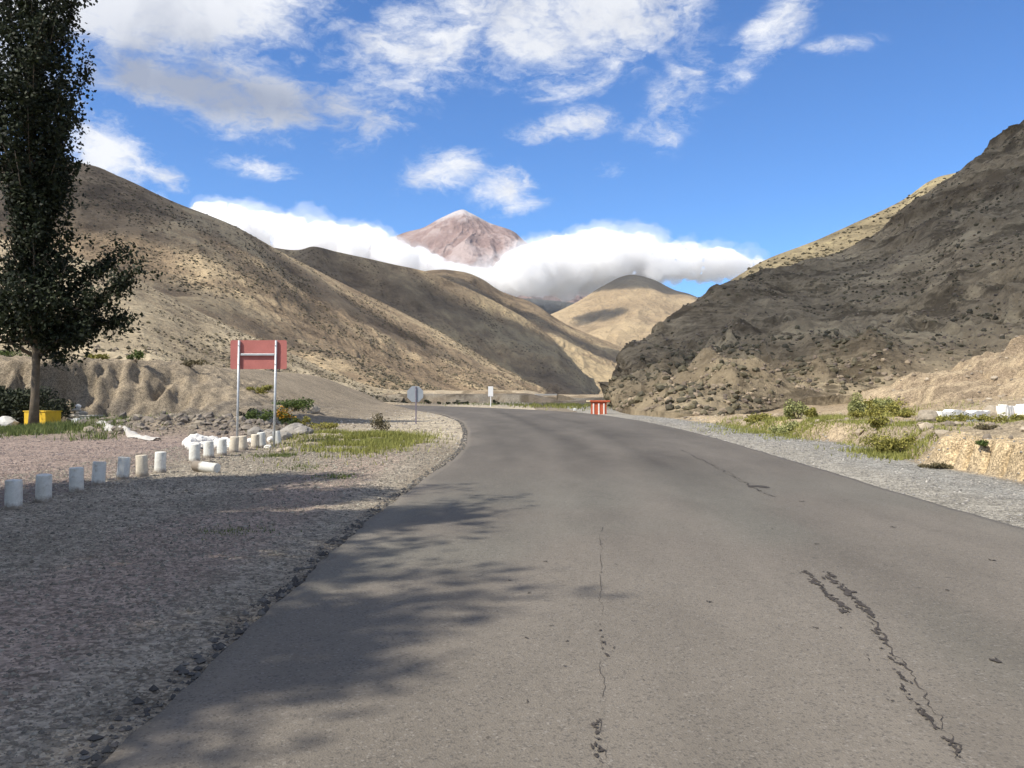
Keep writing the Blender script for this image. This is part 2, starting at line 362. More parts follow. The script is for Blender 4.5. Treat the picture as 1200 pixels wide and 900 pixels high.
# ------------------------------------------------------------------ ground relief
def foot_x(y): return 9.35+0.6*vnoise(y*.16, 3.1)+0.25*vnoise(y*.7, 8.2)     # where the right bank starts
def ground_z(x, y, sd=None):
    z = 0.05*fbm(x*.35, y*.35, oct=3)+0.018*fbm(x*2.1, y*2.1, oct=3)
    if sd is None: sd = poly_sd(x, y).reshape(np.shape(x))
    near = sst(sd, 0.0, 1.6)
    z = z*(.15+.85*near)-0.045*(1-sst(sd, .0, .9))
    # ---- left cut bank
    yb = 39+1.6*vnoise(x*.11, 5.0)+.9*vnoise(x*.4, 1.0)
    tp = 2.55*(1-sst(x, -19.5, -11.0))*(1+.06*vnoise(x*.2, 9))+.55*(1-sst(x, -14, -6))*(sst(y,30,44))
    steep = 1.7+6.5*sst(x, -24, -15)
    gul = .5*np.abs(vnoise(x*.55+.3*vnoise(x*2, y*.5), y*.12+4))+.3*np.abs(vnoise(x*1.7, y*.4))+.5*fbm(x*2.5,y*.8,oct=3)+.28*np.abs(vnoise(x*3.1, y*.5+3))+.35*fbm(x*1.3+5, y*1.3, oct=5)
    rise = sst(y-yb+gul*1.2, 0, steep)
    rise = rise**.8
    left = sst(-x, 5, 9)
    bank = tp*rise*left*(1-sst(y, 78, 110))
    bank = bank+tp*left*sst(y, 46, 60)*.06*vnoise(x*.2, y*.2)+left*sst(bank,.1,.6)*(1-sst(y,48,60))*(.24*ridged(x*1.2,y*.8,oct=5,rough=.6)+.16*fbm(x*2.5,y*2.5,oct=4))
    z = z+bank
    # rubble slope in front of the bank, right part, and the hollow
    z = z+(.55*np.exp(-((x+12.5)/3.0)**2-((y-33)/3.2)**2)+.35*np.exp(-((x+16.5)/2.5)**2-((y-35)/2)**2))*(1+.5*fbm(x*1.1, y*1.1, oct=4))
    z = z-.35*np.exp(-((x+15.5)/1.8)**2-((y-31.5)/1.6)**2)*0
    # low ditch between grass and far gravel, dirt mound by the sign posts
    z = z+.22*np.exp(-((x+6.2)/1.3)**2-((y-26.5)/1.2)**2)+.16*np.exp(-((x+4.8)/2.2)**2-((y-27.6)/.9)**2)
    # ---- right bank
    fx = foot_x(y)
    u = x-fx
    bl = sst(u, 0, 1.0)*(.55+.25*sst(y, 26, 15))
    cutz = sst(19.0-y, 0, .6)                                     # eroded cut near the right edge of the frame
    bl = bl*(1-cutz)+.64*sst(u+.03*vnoise(y*5, x*5), 0, .26)*cutz
    up = np.clip(u-.8, 0, 60)
    bench = .03*up*(1-sst(y,38,46))+.35*sst(up, 4.5, 9)*(1-sst(y,38,46))
    esc = np.maximum(np.interp(x*47/np.maximum(y, 47), [10, 13, 18, 20.7, 26, 31, 40, 80], [.2, .35, .8, 1.9, 3.3, 5.0, 6.5, 8.0])-.75, 0)*sst(y+.9*vnoise(x*.5,y*.3), 36, 47)
    q_ = esc/.85; esc = .85*(np.floor(q_)+.25*(q_-np.floor(q_))+.75*sst(q_-np.floor(q_)+.25*fbm(x*.8, y*.8, oct=3), .45, .8))
    rough = .16*fbm(x*.5, y*.5, oct=4)+.07*ridged(x*1.6, y*1.6, oct=4)
    rb = (bl+bench+esc*(1+.22*ridged(x*.35, y*.35, oct=3))+.28*sst(esc,.05,.5)*ridged(x*.9,y*.9+x*.3,oct=4)+rough*sst(u, .2, 2.5))*sst(u, 0, .4)
    rb = rb*(.45+.55*(1-sst(y, 28, 42)*(1-sst(x, 15, 21))))*(1-.9*sst(y, 44, 60)*(1-sst(x, 11, 19)))
    for yr, wr_, dr_ in ((17.95, .16, .35), (17.45, .08, .8), (16.75, .075, 1.0), (16.05, .065, .9), (15.35, .08, .8), (14.7, .06, .4), (13.8, .09, .5), (12.7, .07, .4), (11.5, .08, .5)):
        rb = rb-dr_*np.exp(-((y-yr-.05*vnoise(x*2, yr)-.25*(x-9.5))/wr_)**2)*sst(u, -.02, .1)*(1-sst(u, .75, 1.25))
    rb = np.maximum(rb, 0)
    rb = rb*sst(y, -40, -10)*.0+rb
    z = z+np.where(u > 0, rb, 0)
    # ---- river terraces beyond the bend
    far = sst(y, 112, 122)
    z = z-far*.7+1.6*sst(y+.35*x+9*vnoise(x*.05, 2)+3*vnoise(x*.3,1), 150, 154)*(1-sst(x, 3, 12))*far
    z = z+.8*sst(y+.2*x+14*vnoise(x*.03, 7), 205, 214)*far*(1-sst(x, 12, 20))
    z = z+.18*fbm(x*.12, y*.12, oct=4)*sst(sd, 3, 12)*sst(y, 50, 110)
    return z
def axis(dense0, dense1, nd, far0, far1, nf):
    a = np.linspace(dense0, dense1, nd)
    l = dense0-np.geomspace(.2, dense0-far0, nf)[::-1]; r = dense1+np.geomspace(.2, far1-dense1, nf)
    return np.r_[l, a, r]
gx = np.r_[-np.geomspace(46, 6500, 34)[::-1], np.linspace(-45.7, -11, 250)[:-1], np.linspace(-11, 13.5, 330)[:-1], np.linspace(13.5, 40, 120), np.geomspace(40.6, 6500, 34)]
gy = np.r_[-np.geomspace(12, 2800, 20)[::-1], np.linspace(-11, 2, 30)[:-1], np.linspace(2, 24, 380)[:-1], np.linspace(24, 52, 240)[:-1], np.linspace(52, 100, 120)[:-1], np.linspace(100, 260, 130), np.geomspace(262, 5700, 50)]
GX, GY = np.meshgrid(gx, gy, indexing='ij')
SD = poly_sd(GX, GY).reshape(GX.shape)
GZ = ground_z(GX, GY, SD)
GZ = np.where(SD < -.25, -.12, GZ); GZ = np.where((SD >= -.25) & (SD < .02), np.minimum(GZ, -.07), GZ)
# the foot of the near hills and everything far sinks a little so the hill meshes come out of it
GZ = GZ - 3.0*sst(GY, 350, 900)
def gzi(x, y):
    """height of the ground mesh at a point"""
    i = np.clip(np.searchsorted(gx, x, 'right')-1, 0, len(gx)-2); j = np.clip(np.searchsorted(gy, y, 'right')-1, 0, len(gy)-2)
    u = (x-gx[i])/(gx[i+1]-gx[i]); v = (y-gy[j])/(gy[j+1]-gy[j])
    return (1-u)*(1-v)*GZ[i, j]+u*(1-v)*GZ[i+1, j]+(1-u)*v*GZ[i, j+1]+u*v*GZ[i+1, j+1]
# surface colours: each zone's own stuff (grey gravel, pinkish gravel, clay, sandy soil, silt)
def lerp(a, b, f): return a*(1-f[..., None])+b*f[..., None]
c = np.zeros(GX.shape+(3,))+np.array([.245, .205, .150])
Cg = np.array
n_a = fbm(GX*.5, GY*.5, oct=4); n_b = fbm(GX*.13+9, GY*.13, oct=3); n_c = fbm(GX*2.3, GY*2.3, oct=3)
leftz = (1-sst(GX, -2.3, -1.5))*(GY < 60)
c = lerp(c, Cg([.32, .28, .22]), leftz*sst(GX, -9.0, -7.2)*(1-sst(GY, 15, 27)))          # grey gravel verge
c = lerp(c, Cg([.34, .268, .215]), leftz*sst(GX+.12*GY*0+.8*n_a, -4.6, -3.7)*(1-sst(GX, -2.9, -2.2))*(1-sst(GY, 18, 26)))  # pinkish wheel strip
c = lerp(c, Cg([.290, .228, .190]), (1-sst(GX+.6*n_a, -8.2, -7.2))*(1-sst(GY, 26, 33)))    # pink gravel yard
c = lerp(c, Cg([.450, .385, .280]), sst(GY, 22, 29)*(1-sst(GY, 120, 140))*sst(GX+.4*n_a, -9, -5)*(GX < 2))   # sandy bend
c = lerp(c, Cg([.285, .235, .168]), sst(GZ, .5, 1.2)*(GX < 0)*(1-sst(GY, 110, 120)))       # clay of the cut bank
c = lerp(c, Cg([.160, .140, .115]), (GX < 0)*sst(n_a, .05, .3)*sst(GZ, .12, .3)*(1-sst(GZ, .9, 1.5))*(GY < 60)*.7)
rs = (GX > 5)*(GX < 14)
c = lerp(c, Cg([.300, .280, .235]), rs*1.0*(1-sst(GX-foot_x(GY), -.3, .25)))               # pale grit, right verge
c = lerp(c, Cg([.265, .260, .235]), rs*(1-sst(GX-foot_x(GY), -.3, .0))*sst(GX-foot_x(GY), -2.2, -1.0)*.7)
rbz = sst(GX-foot_x(GY), -.1, .4)
c = lerp(c, Cg([.400, .315, .205]), rbz)
c = lerp(c, Cg([.310, .255, .175]), rbz*sst(n_b+.3*n_a, -.1, .3)*.8)
c = lerp(c, Cg([.520, .400, .240]), rbz*(1-sst(GX-foot_x(GY), .7, 1.3))*(1-sst(GY, 18.5, 20)))
c = lerp(c, Cg([.31, .238, .150]), sst(GX, 13, 17)*sst(GY+3*n_a, 33, 38)*sst(n_b+n_a*.6, -.35, .1)*.9)
farz = sst(GY, 112, 118)
c = lerp(c, Cg([.33, .255, .165]), farz*.9)
c = lerp(c, Cg([.44, .37, .26]), farz*sst(n_b, .0, .15)*.7)
c = lerp(c, Cg([.15, .115, .07]), farz*sst(fbm(GX*.35, GY*.12+3, oct=4), .05, .25)*.75)
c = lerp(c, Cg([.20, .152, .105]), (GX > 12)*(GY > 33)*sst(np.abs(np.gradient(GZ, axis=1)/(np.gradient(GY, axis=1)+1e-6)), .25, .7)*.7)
c = c*(1+.22*n_a[..., None]+.16*n_c[..., None])
m_ground, n = mat('ground_soil'); co = objco(n)
at = n.node('ShaderNodeAttribute', attribute_name='tint').outputs[0]
f1 = n.noise(co, 2.2, 8, .7); f2 = n.noise(co, 26, 5, .75); vv = n.vor(co, 34, out='Color'); vg = n.node('ShaderNodeSeparateColor', {0: vv})
vv2 = n.node('ShaderNodeSeparateColor', {0: n.vor(co, 11, out='Color')})
k = n.math('ADD', n.math('ADD', n.math('MULTIPLY', f1, .5), n.math('MULTIPLY', f2, .5)), n.math('MULTIPLY', n.math('SUBTRACT', vg.outputs[0], .5), .42))
k = n.math('ADD', k, n.math('MULTIPLY', n.math('SUBTRACT', vv2.outputs[0], .5), .20))
val = n.ss(k, .12, .95, .45, 1.65)
cm = n.mix(1.0, at, n.node('ShaderNodeCombineColor', {0: val, 1: val, 2: val}).outputs[0], 'MULTIPLY')
hh = n.math('ADD', n.math('MULTIPLY', n.vor(co, 22), -.5), n.math('ADD', n.math('MULTIPLY', n.vor(co, 55), -.3), n.noise(co, 5, 8, .7)))
finish(n, cm, .95, hh, .9, .05, 0, .12)
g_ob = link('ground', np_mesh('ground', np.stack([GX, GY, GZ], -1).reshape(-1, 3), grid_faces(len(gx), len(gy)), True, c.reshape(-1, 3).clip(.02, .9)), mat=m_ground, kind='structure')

# ------------------------------------------------------------------ road
NC = 57
tc_ = np.linspace(0, 1, NC)
jl = .035*fbm(s_*700, 2.0+0*s_, oct=3)+.035*vnoise(s_*3600, 4.0); jr = .045*fbm(s_*700, 9.0+0*s_, oct=3)
dirn = (Rc-Lc)/np.linalg.norm(Rc-Lc, axis=1)[:, None]
L2 = Lc+dirn*jl[:, None]; R2 = Rc+dirn*jr[:, None]
XY = L2[:, None]*(1-tc_)[None, :, None]+R2[:, None]*tc_[None, :, None]
RZ = .02*np.sin(tc_*math.pi)[None]+.004*fbm(XY[..., 0]*.7, XY[..., 1]*.7, oct=3)
# skirts down into the ground on both sides
skL = np.concatenate([L2-dirn*.05, np.full((NR, 1), -.14)], 1)[:, None]; skR = np.concatenate([R2+dirn*.05, np.full((NR, 1), -.14)], 1)[:, None]
RV = np.concatenate([skL, np.concatenate([XY, RZ[..., None]], -1), skR], 1)
# tone: wheel paths polished pale, a dark sweep through the bend, dusty edges
X, Y = RV[..., 0], RV[..., 1]
lane = np.r_[0, tc_, 1][None]+0*X
def gau(a, m, s): return np.exp(-((a-m)/s)**2)
tone = np.ones(X.shape)
tone += .07*(gau(lane, .30, .05)+gau(lane, .48, .06)+gau(lane, .83, .06))
tone -= .17*gau(lane, .62, .085)*(1-sst(Y, 30, 60)) + .09*gau(lane, .44, .05)*sst(Y, 14, 24) + .05*gau(lane, .16, .05)
arc = X-(1.55+.0011*(Y-20)**2*-1.2+.25*vnoise(Y*.1, 1))
tone -= .24*gau(arc, 0, .42)*sst(Y, 16, 26)*(1-sst(Y, 58, 75))
tone -= .10*gau(arc, 1.6, .3)*sst(Y, 20, 32)*(1-sst(Y, 45, 60))
for k_, off in enumerate((-1.7, -.9, .7, 2.6)):          # faint tyre tracks swinging through the bend
    tr = X-(.9+off+.35*np.sin(Y*.11+k_)-.0016*(Y-14-3*k_)**2*(Y > 14+3*k_))
    tone -= (.10 if k_ % 2 else .07)*gau(tr, 0, .16)*sst(Y, 6+2*k_, 12+2*k_)*(1-sst(Y, 38, 60))*(.6+.6*vnoise(Y*.3, k_+.5))
tone -= .10*gau(X-(.75+.04*Y), 0, .5)*(1-sst(Y, 10, 20))*(.7+.6*fbm(X*1.5, Y*.7, oct=3))
tone += .16*fbm(X*.5, Y*.16, oct=4)+.10*fbm(X*2.5, Y*.5, oct=3)
tone -= .25*sst(Y, 4, 20)+.06*sst(Y, 18, 45)
dust = (1-sst(lane*8, .0, .45+.5*vnoise(Y*.5, 6)))*.5+(sst(lane*8, 7.78, 8.0))*.5
col = np.array([.160, .142, .117])*tone[..., None]
greenish = sst(fbm(X*.3+4, Y*.2, oct=3)+.5*gau(lane, .62, .1), .05, .5)*(1-sst(Y, 10, 20))
col = lerp(col, np.array([.140, .138, .114]), greenish*.5)
col = lerp(col, np.array([.22, .19, .155]), np.clip(dust, 0, 1)*.6)
m_road, n = mat('asphalt'); co = objco(n)
at = n.node('ShaderNodeAttribute', attribute_name='tint').outputs[0]
st = n.mapping(co, (1, .35, 1))
f1 = n.noise(st, 1.3, 8, .7); f2 = n.noise(co, 60, 4, .8); f3 = n.noise(co, 14, 6, .7)
k = n.math('ADD', n.math('ADD', n.math('MULTIPLY', f1, .38), n.math('MULTIPLY', f2, .32)), n.math('MULTIPLY', f3, .30))
val = n.ss(k, .22, .80, .72, 1.30)
cm = n.mix(1.0, at, n.node('ShaderNodeCombineColor', {0: val, 1: val, 2: val}).outputs[0], 'MULTIPLY')
gr = n.node('ShaderNodeTexVoronoi', {'Scale': 75.0, 'Vector': co}); gs = n.node('ShaderNodeSeparateColor', {0: gr.outputs['Color']})
cm = n.mix(n.math('MULTIPLY', n.ss(gs.outputs[0], .92, .98), .26), cm, (.34, .32, .29))
cm = n.mix(n.math('MULTIPLY', n.ss(gs.outputs[1], .80, .94), .5), cm, (.06, .056, .052))
gr2 = n.node('ShaderNodeTexVoronoi', {'Scale': 7.0, 'Vector': co}); g2 = n.node('ShaderNodeSeparateColor', {0: gr2.outputs['Color']})
blot = n.math('MULTIPLY', n.math('MULTIPLY', n.math('SUBTRACT', 1.0, n.ss(gr2.outputs[0], .10, .24)), n.ss(g2.outputs[0], .86, .90)), n.ss(n.noise(co, .45, 2, .5), .46, .60))
cm = n.mix(n.math('MULTIPLY', blot, .6), cm, (.055, .05, .047))
finish(n, cm, .82, n.math('ADD', f2, n.math('MULTIPLY', n.vor(co, 90), .8)), .55, .008, 0, .25)
road = link('road', np_mesh('road', RV.reshape(-1, 3), grid_faces(NR, NC+2), True, col.reshape(-1, 3)), mat=m_road, kind='structure')

def stain_mesh(pts):
    """flat irregular patches a few mm above the asphalt; pts = (x, y, rx, ry)"""
    V = []; Fs = []
    for (x, y, rx, ry) in pts:
        for w_ in range(4):
            k = 9; b = len(V); ph = random.random()*6; f = random.uniform(.3, .85) if w_ else .8
            xo, yo = (0, 0) if w_ == 0 else (x*0+random.gauss(0, rx*.9), random.gauss(0, ry*.9))
            zc = gz_road(x, y)+.005+random.random()*.002
            for i in range(k):
                a = 2*math.pi*i/k; r = f*(1+.45*math.sin(2*a+ph)+random.uniform(-.35, .35))
                V.append((x+xo+rx*r*math.cos(a), y+yo+ry*r*math.sin(a), zc))
            Fs.append(tuple(range(b, b+k)))
    m = bpy.data.meshes.new('stain'); m.from_pydata(V, [], Fs); m.update(); return m
def gz_road(x, y):
    i = int(np.argmin(np.abs(Lc[:600, 1]-y))); t = (x-Lc[i, 0])/(Rc[i, 0]-Lc[i, 0])
    return .02*math.sin(max(0, min(1, t))*math.pi)+.004*float(fbm(np.array([x*.7]), np.array([y*.7]), oct=3)[0])
m_stain = simple('tar_stain', (.060, .052, .046), .9, .4, 9)
def stain_line(a, b, n_, wpx, jitter, dens=1.0):
    out = []
    for i in range(n_):
        t = i/(n_-1); px = a[0]+(b[0]-a[0])*t+random.gauss(0, jitter); py = a[1]+(b[1]-a[1])*t
        g = G(px, py); r = .62*wpx*random.uniform(.4, 1.3)/F*g[1]
        out.append((g[0], g[1], r, r*random.uniform(1.1, 2.6)))
    return out
sets = [('two thick parallel tar streaks', stain_line((945, 674), (994, 722), 26, 5, 3)+stain_line((970, 674), (1022, 726), 28, 5.5, 2.5)),
        ('dotted trail running down', stain_line((1022, 735), (1078, 842), 19, 3.6, 3)),
        ('trail end', stain_line((1079, 835), (1097, 858), 9, 4.5, 1)+stain_line((1110, 870), (1126, 893), 8, 4.5, 2)),
        ('centre drips', stain_line((700, 850), (708, 898), 8, 4.2, 3)+stain_line((702, 735), (706, 770), 6, 2.4, 2)+stain_line((705, 640), (705, 690), 4, 1.6, 1)),
        ('far hairline', stain_line((835, 545), (903, 583), 34, 1.5, 1.2)+[(*G(888, 571)[:2], .12, .2)]),
        ('splashes', [(*G(px, py)[:2], .42*r/F*G(px, py)[1]*random.uniform(.6,1.1), .42*r/F*G(px, py)[1]*random.uniform(.8,1.8)) for px, py, r in
                      [(618, 826, 5), (572, 868, 4), (588, 822, 3), (640, 698, 3), (662, 784, 4), (665, 754, 4), (616, 750, 4), (620, 697, 3), (583, 719, 3),
                       (754, 801, 3), (640, 660, 5), (597, 682, 4), (646, 736, 3), (720, 762, 3), (1046, 619, 7), (1162, 658, 6), (1110, 694, 4), (1170, 780, 10), (956, 740, 4),
                       (833, 709, 6), (985, 740, 4), (1018, 777, 4), (1045, 826, 4), (1030, 790, 3), (1016, 772, 3), (940, 589, 4), (905, 622, 3), (957, 640, 4), (722, 664, 3), (680, 700, 2.4), (775, 640, 2.4)]])]
for nm, pts in sets:
    link('tar_stain', stain_mesh(pts), road, m_stain)

def crack(pa, pb, wpx, wob):
    V = []; n_ = 90
    for i in range(n_+1):
        t = i/n_; px = pa[0]+(pb[0]-pa[0])*t; py = pa[1]+(pb[1]-pa[1])*t; g = G(px, py)
        g = g + np.array([wob*float(vnoise(t*23, pa[0]))+.4*wob*float(vnoise(t*80, pa[1])), 0, 0])
        w_ = wpx/F*g[1]*max(.15, .6+1.1*float(vnoise(t*31, pa[0]+5))); zc = gz_road(g[0], g[1])+.004
        V += [(g[0]-w_, g[1], zc), (g[0]+w_, g[1], zc)]
    return np_mesh('crack', np.array(V), grid_faces(n_+1, 2))
for pa, pb, wpx, wob in (((968, 672), (1022, 728), 1.0, .03), ((1022, 728), (1128, 896), .9, .03), ((944, 672), (996, 724), .8, .03), ((704, 620), (706, 898), .26, .02), ((800, 528), (905, 584), .7, .05), ((640, 488), (700, 500), .5, .05)):
    link('crack', crack(pa, pb, wpx, wob), road, m_stain)

# ------------------------------------------------------------------ gravel and stones near the camera (nobody could count them)
def visible_scatter(n_, x0, x1, y0, y1, power=2.0):
    y = y0*((y1/y0)**rng.random(n_)); x = rng.uniform(x0, x1, n_); return x, y
m_grav, n = mat('gravel_stone')
at = n.node('ShaderNodeAttribute', attribute_name='tint').outputs[0]
finish(n, n.mix(n.math('MULTIPLY', n.noise(objco(n), 30, 4, .6), .7), at, (.09, .085, .08)), .9, None)
def gravel(name, n_, xf, y0, y1, smin, smax, cols, cond):
    y = y0*((y1/y0)**rng.random(n_)); lo, hi = xf(y); x = lo+(hi-lo)*rng.random(n_)
    dn = fbm(x*.8, y*.8, oct=3); keep = cond(x, y) & (rng.random(n_) < .45+.9*dn+.25)
    x, y = x[keep], y[keep]; sdv = poly_sd(x, y); k2 = sdv > .03; x, y, sdv = x[k2], y[k2], sdv[k2]
    z = gzi(x, y)
    s = smin+(smax-smin)*rng.random(len(x))**5; s = s*(.60+.045*np.clip(y, 2, 30))
    t = np.array(cols)[rng.integers(0, len(cols), len(x))]*rng.uniform(.6, 1.35, (len(x), 1))
    V, Fc, T = scatter_blobs(np.stack([x, y, z], -1), s, (.45, .8), tint=t, sink=.15)
    return link(name, np_mesh(name, V, Fc, False, T), mat=m_grav, kind='stuff')
gcol = [(.29, .262, .205), (.35, .317, .245), (.21, .188, .150), (.30, .252, .20), (.42, .382, .30), (.27, .225, .172)]
gravel('gravel_left_verge', 105000, lambda y: (np.full_like(y, -9.5), np.full_like(y, -1.5)), 2.8, 25, .008, .028, gcol, lambda x, y: x > -.64*y-1.5)
gravel('gravel_right_verge', 20000, lambda y: (np.full_like(y, 5.8), np.full_like(y, 10.0)), 9, 50, .008, .030, [(.34, .32, .28), (.42, .40, .36), (.27, .26, .24)], lambda x, y: x < .66*y+1)
gravel('gravel_yard', 24000, lambda y: (-.68*y, np.full_like(y, -7.0)), 11, 34, .008, .026, [(.30, .22, .19), (.36, .30, .26), (.22, .18, .17)], lambda x, y: x < -6.5)
gravel('gravel_bend', 9000, lambda y: (np.full_like(y, -9.0), np.full_like(y, -1.2)), 24, 70, .008, .040, [(.40, .35, .28), (.30, .25, .2), (.5, .46, .4)], lambda x, y: y > 0)
def crumbs(n_):
    i = rng.integers(20, 420, n_); b = Lc[i]+(Lc[i+1]-Lc[i])*rng.random((n_, 1)); p = b-dirn[i]*(.015+.20*rng.random((n_, 1))**1.6)
    k = (p[:, 1] > 2.5); p = p[k]; z = np.maximum(gzi(p[:, 0], p[:, 1]), -.07)
    t = np.array([(.10, .095, .088), (.07, .066, .062), (.17, .16, .14)])[rng.integers(0, 3, len(p))]*rng.uniform(.7, 1.3, (len(p), 1))  # asphalt crumbs, toned dark to paint in shade of the edge drop
    V, Fc, T = scatter_blobs(np.stack([p[:, 0], p[:, 1], z], -1), .008+.035*rng.random(len(p))**3, (.5, .9), tint=t)
    link('asphalt_crumbs_edge_shade', np_mesh('asphalt_crumbs_edge_shade', V, Fc, False, T), mat=m_grav, kind='stuff')
crumbs(9000)
# broken rubble on the slope right of the yard and stones on the right bank
def rubble(name, pts, s, cols, flat=(.5, .9), mt=None):
    x, y = pts[:, 0], pts[:, 1]; z = gzi(x, y)
    t = np.array(cols)[rng.integers(0, len(cols), len(x))]*rng.uniform(.65, 1.3, (len(x), 1))
    V, Fc, T = scatter_blobs(np.stack([x, y, z], -1), s, flat, base='ico', jit=.28, tint=t)
    return link(name, np_mesh(name, V, Fc, False, T), mat=mt or m_grav, kind='stuff')
p = np.stack([rng.normal(-12.3, 1.9, 1100), rng.normal(33.5, 2.2, 1100)], -1); p = p[(p[:, 0] > -20) & (p[:, 0] < -7.5) & (p[:, 1] > 28.5)]
rubble('rubble', p, .04+.20*rng.random(len(p))**6, [(.25, .21, .165), (.32, .27, .2), (.18, .155, .13)])
p = np.stack([rng.uniform(9.6, 34, 5200), 14+34*rng.random(5200)], -1); p = p[(p[:, 0] > foot_x(p[:, 1])+.1) & (rng.random(len(p)) < .35+.8*fbm(p[:, 0]*.4, p[:, 1]*.4))]
rubble('bank_stones', p, .03+.15*rng.random(len(p))**4, [(.40, .32, .22), (.48, .40, .29), (.28, .23, .17)])

# ------------------------------------------------------------------ hills
def resample(ctrl, n_):
    """ctrl (C,3) control points -> n_ points, parameter = index, smooth"""
    C = len(ctrl); t = np.linspace(0, C-1, n_); i = np.clip(t.astype(int), 0, C-2); u = (t-i)[:, None]
    m = np.zeros_like(ctrl); m[1:-1] = (ctrl[2:]-ctrl[:-2])/2; m[0] = ctrl[1]-ctrl[0]; m[-1] = ctrl[-1]-ctrl[-2]
    return (2*u**3-3*u**2+1)*ctrl[i]+(u**3-2*u**2+u)*m[i]+(-2*u**3+3*u**2)*ctrl[i+1]+(u**3-u**2)*m[i+1]
def hill(name, rows, nu, nv, disp, material, back=(0, 1, -.9), backlen=200, **kw):
    """rows: list of control rows from foot to crest, each a list of (px, py, depth) on the real slope"""
    R = [resample(np.array([P(*q) for q in r]), nu) for r in rows]
    nr = len(R); b = np.array(back, float); R.append(R[-1]+b*backlen)
    R = np.stack(R, 1)                                     # nu, rows, 3
    tv = np.r_[np.linspace(0, nr-1, nv), nr-1+np.linspace(0, 1, 14)[1:]]
    i = np.clip(tv.astype(int), 0, nr-1); u = tv-i
    if nr > 2:
        Rm = np.zeros_like(R); Rm[:, 1:-2] = (R[:, 2:-1]-R[:, :-3])/2; Rm[:, 0] = R[:, 1]-R[:, 0]; Rm[:, nr-1] = R[:, nr-1]-R[:, nr-2]; Rm[:, -1] = R[:, -1]-R[:, -2]
        u_ = u[None, :, None]
        Gd = (2*u_**3-3*u_**2+1)*R[:, i]+(u_**3-2*u_**2+u_)*Rm[:, i]+(-2*u_**3+3*u_**2)*R[:, i+1]+(u_**3-u_**2)*Rm[:, i+1]
        lin = (i == nr-1); Gd[:, lin] = (R[:, i]*(1-u_)+R[:, i+1]*u_)[:, lin]
    else:
        Gd = R[:, i]*(1-u)[None, :, None]+R[:, i+1]*u[None, :, None]
    du = np.gradient(Gd, axis=0); dv = np.gradient(Gd, axis=1); N = np.cross(du, dv); N /= np.linalg.norm(N, axis=2)[..., None]+1e-9
    N *= np.where(N[..., 2:3] < 0, -1, 1)
    arc_u = np.cumsum(np.linalg.norm(du, axis=2).mean(1))[:, None]+0*Gd[..., 0]
    vfrac = np.clip(tv/(nr-1), 0, 1)[None, :]+0*Gd[..., 0]
    d, tint = disp(Gd, arc_u, vfrac, tv/(nr-1))
    V = Gd+N*d[..., None]
    V = np.concatenate([V[:, :1]+np.array([0, .5, -9.0]), V], 1); tint = np.concatenate([tint[:, :1], tint], 1); tv = np.r_[-1, tv]
    ob = link(name, np_mesh(name, V.reshape(-1, 3), grid_faces(nu, len(tv)), True, np.repeat(tint.reshape(-1, 1), 3, 1)), mat=material, kind='structure', **kw)
    return ob, V[:, 1:]
def crestfade(v, k=.12, lo=.35):
    return lo+(1-lo)*(1-sst(v, 1-k, 1.0))

def dispA(G_, a, v, tv):
    x, y, z = G_[..., 0], G_[..., 1], G_[..., 2]
    wv = 18*fbm(x*.008, y*.008, z*.01, oct=3)
    g = ridged((a+wv*2)/95, v*1.1+3, oct=4)            # gullies running down
    g2 = ridged((a+wv)/24, v*3+1, oct=4)
    r = fbm(x/30, y/30, z/18, oct=6, rough=.55)
    return (5.0*g+1.5*g2)*np.sin(np.clip(v, 0, 1)*math.pi)**.6*.9+1.7*r*crestfade(v), np.clip(.5+.30*g+.35*r, 0, 1)
def dispS(G_, a, v, tv):
    x, y, z = G_[..., 0], G_[..., 1], G_[..., 2]
    g = ridged(a/28, v*1.5, oct=4); r = fbm(x/11, y/11, z/7, oct=6, rough=.58)
    return (1.5*g)*np.sin(np.clip(v, 0, 1)*math.pi)**.7+.85*r*crestfade(v), np.clip(.5+.3*g+.4*r, 0, 1)
def dispC(sc_, amp):
    def f(G_, a, v, tv):
        x, y, z = G_[..., 0], G_[..., 1], G_[..., 2]
        wv = sc_*.5*fbm(x/sc_, y/sc_, z/sc_, oct=3)
        g = ridged((a+wv)/sc_, v*1.2+2, oct=5); r = fbm(x/sc_*2.2, y/sc_*2.2, z/sc_*3, oct=6, rough=.55)
        return amp*(g*np.sin(np.clip(v, 0, 1)*math.pi)**.7+.4*r*crestfade(v, .1, .25)), np.clip(.5+.3*g+.35*r, 0, 1)
    return f
tanA = [(.152, .113, .076), (.32, .240, .152), (.53, .41, .25)]
mA = hill_mat('hill_scrub', tanA, 90, .75, (4.2, 22))
mS = hill_mat('spur_sand', [(.21, .168, .115), (.38, .31, .205), (.55, .455, .30)], 26, .65, (2.2, 11), bd=.25)
mB = hill_mat('second_hill_scrub', [(.135, .103, .072), (.27, .207, .135), (.46, .36, .215)], 160, .85, (4.5, 40), bd=1)
mC = hill_mat('third_hill_grass', [(.15, .113, .075), (.30, .225, .14), (.50, .385, .225)], 260, .8, (7, 70), bd=1.5)
mD = hill_mat('tan_mountain', [(.22, .165, .10), (.37, .275, .165), (.50, .38, .225)], 900, .25, (30, 300), bd=4)
mE = hill_mat('blue_ridge', [(.08, .085, .085), (.11, .112, .105), (.16, .155, .14)], 900, .2, (30, 300), bd=4)
mF = hill_mat('peak_rock', [(.19, .138, .132), (.31, .222, .200), (.45, .36, .335)], 900, .1, (60, 600), bd=10)
n = NT.__new__(NT); n.t = mF.node_tree; n.n = n.t.nodes; n.l = n.t.links      # thin snow on the summit
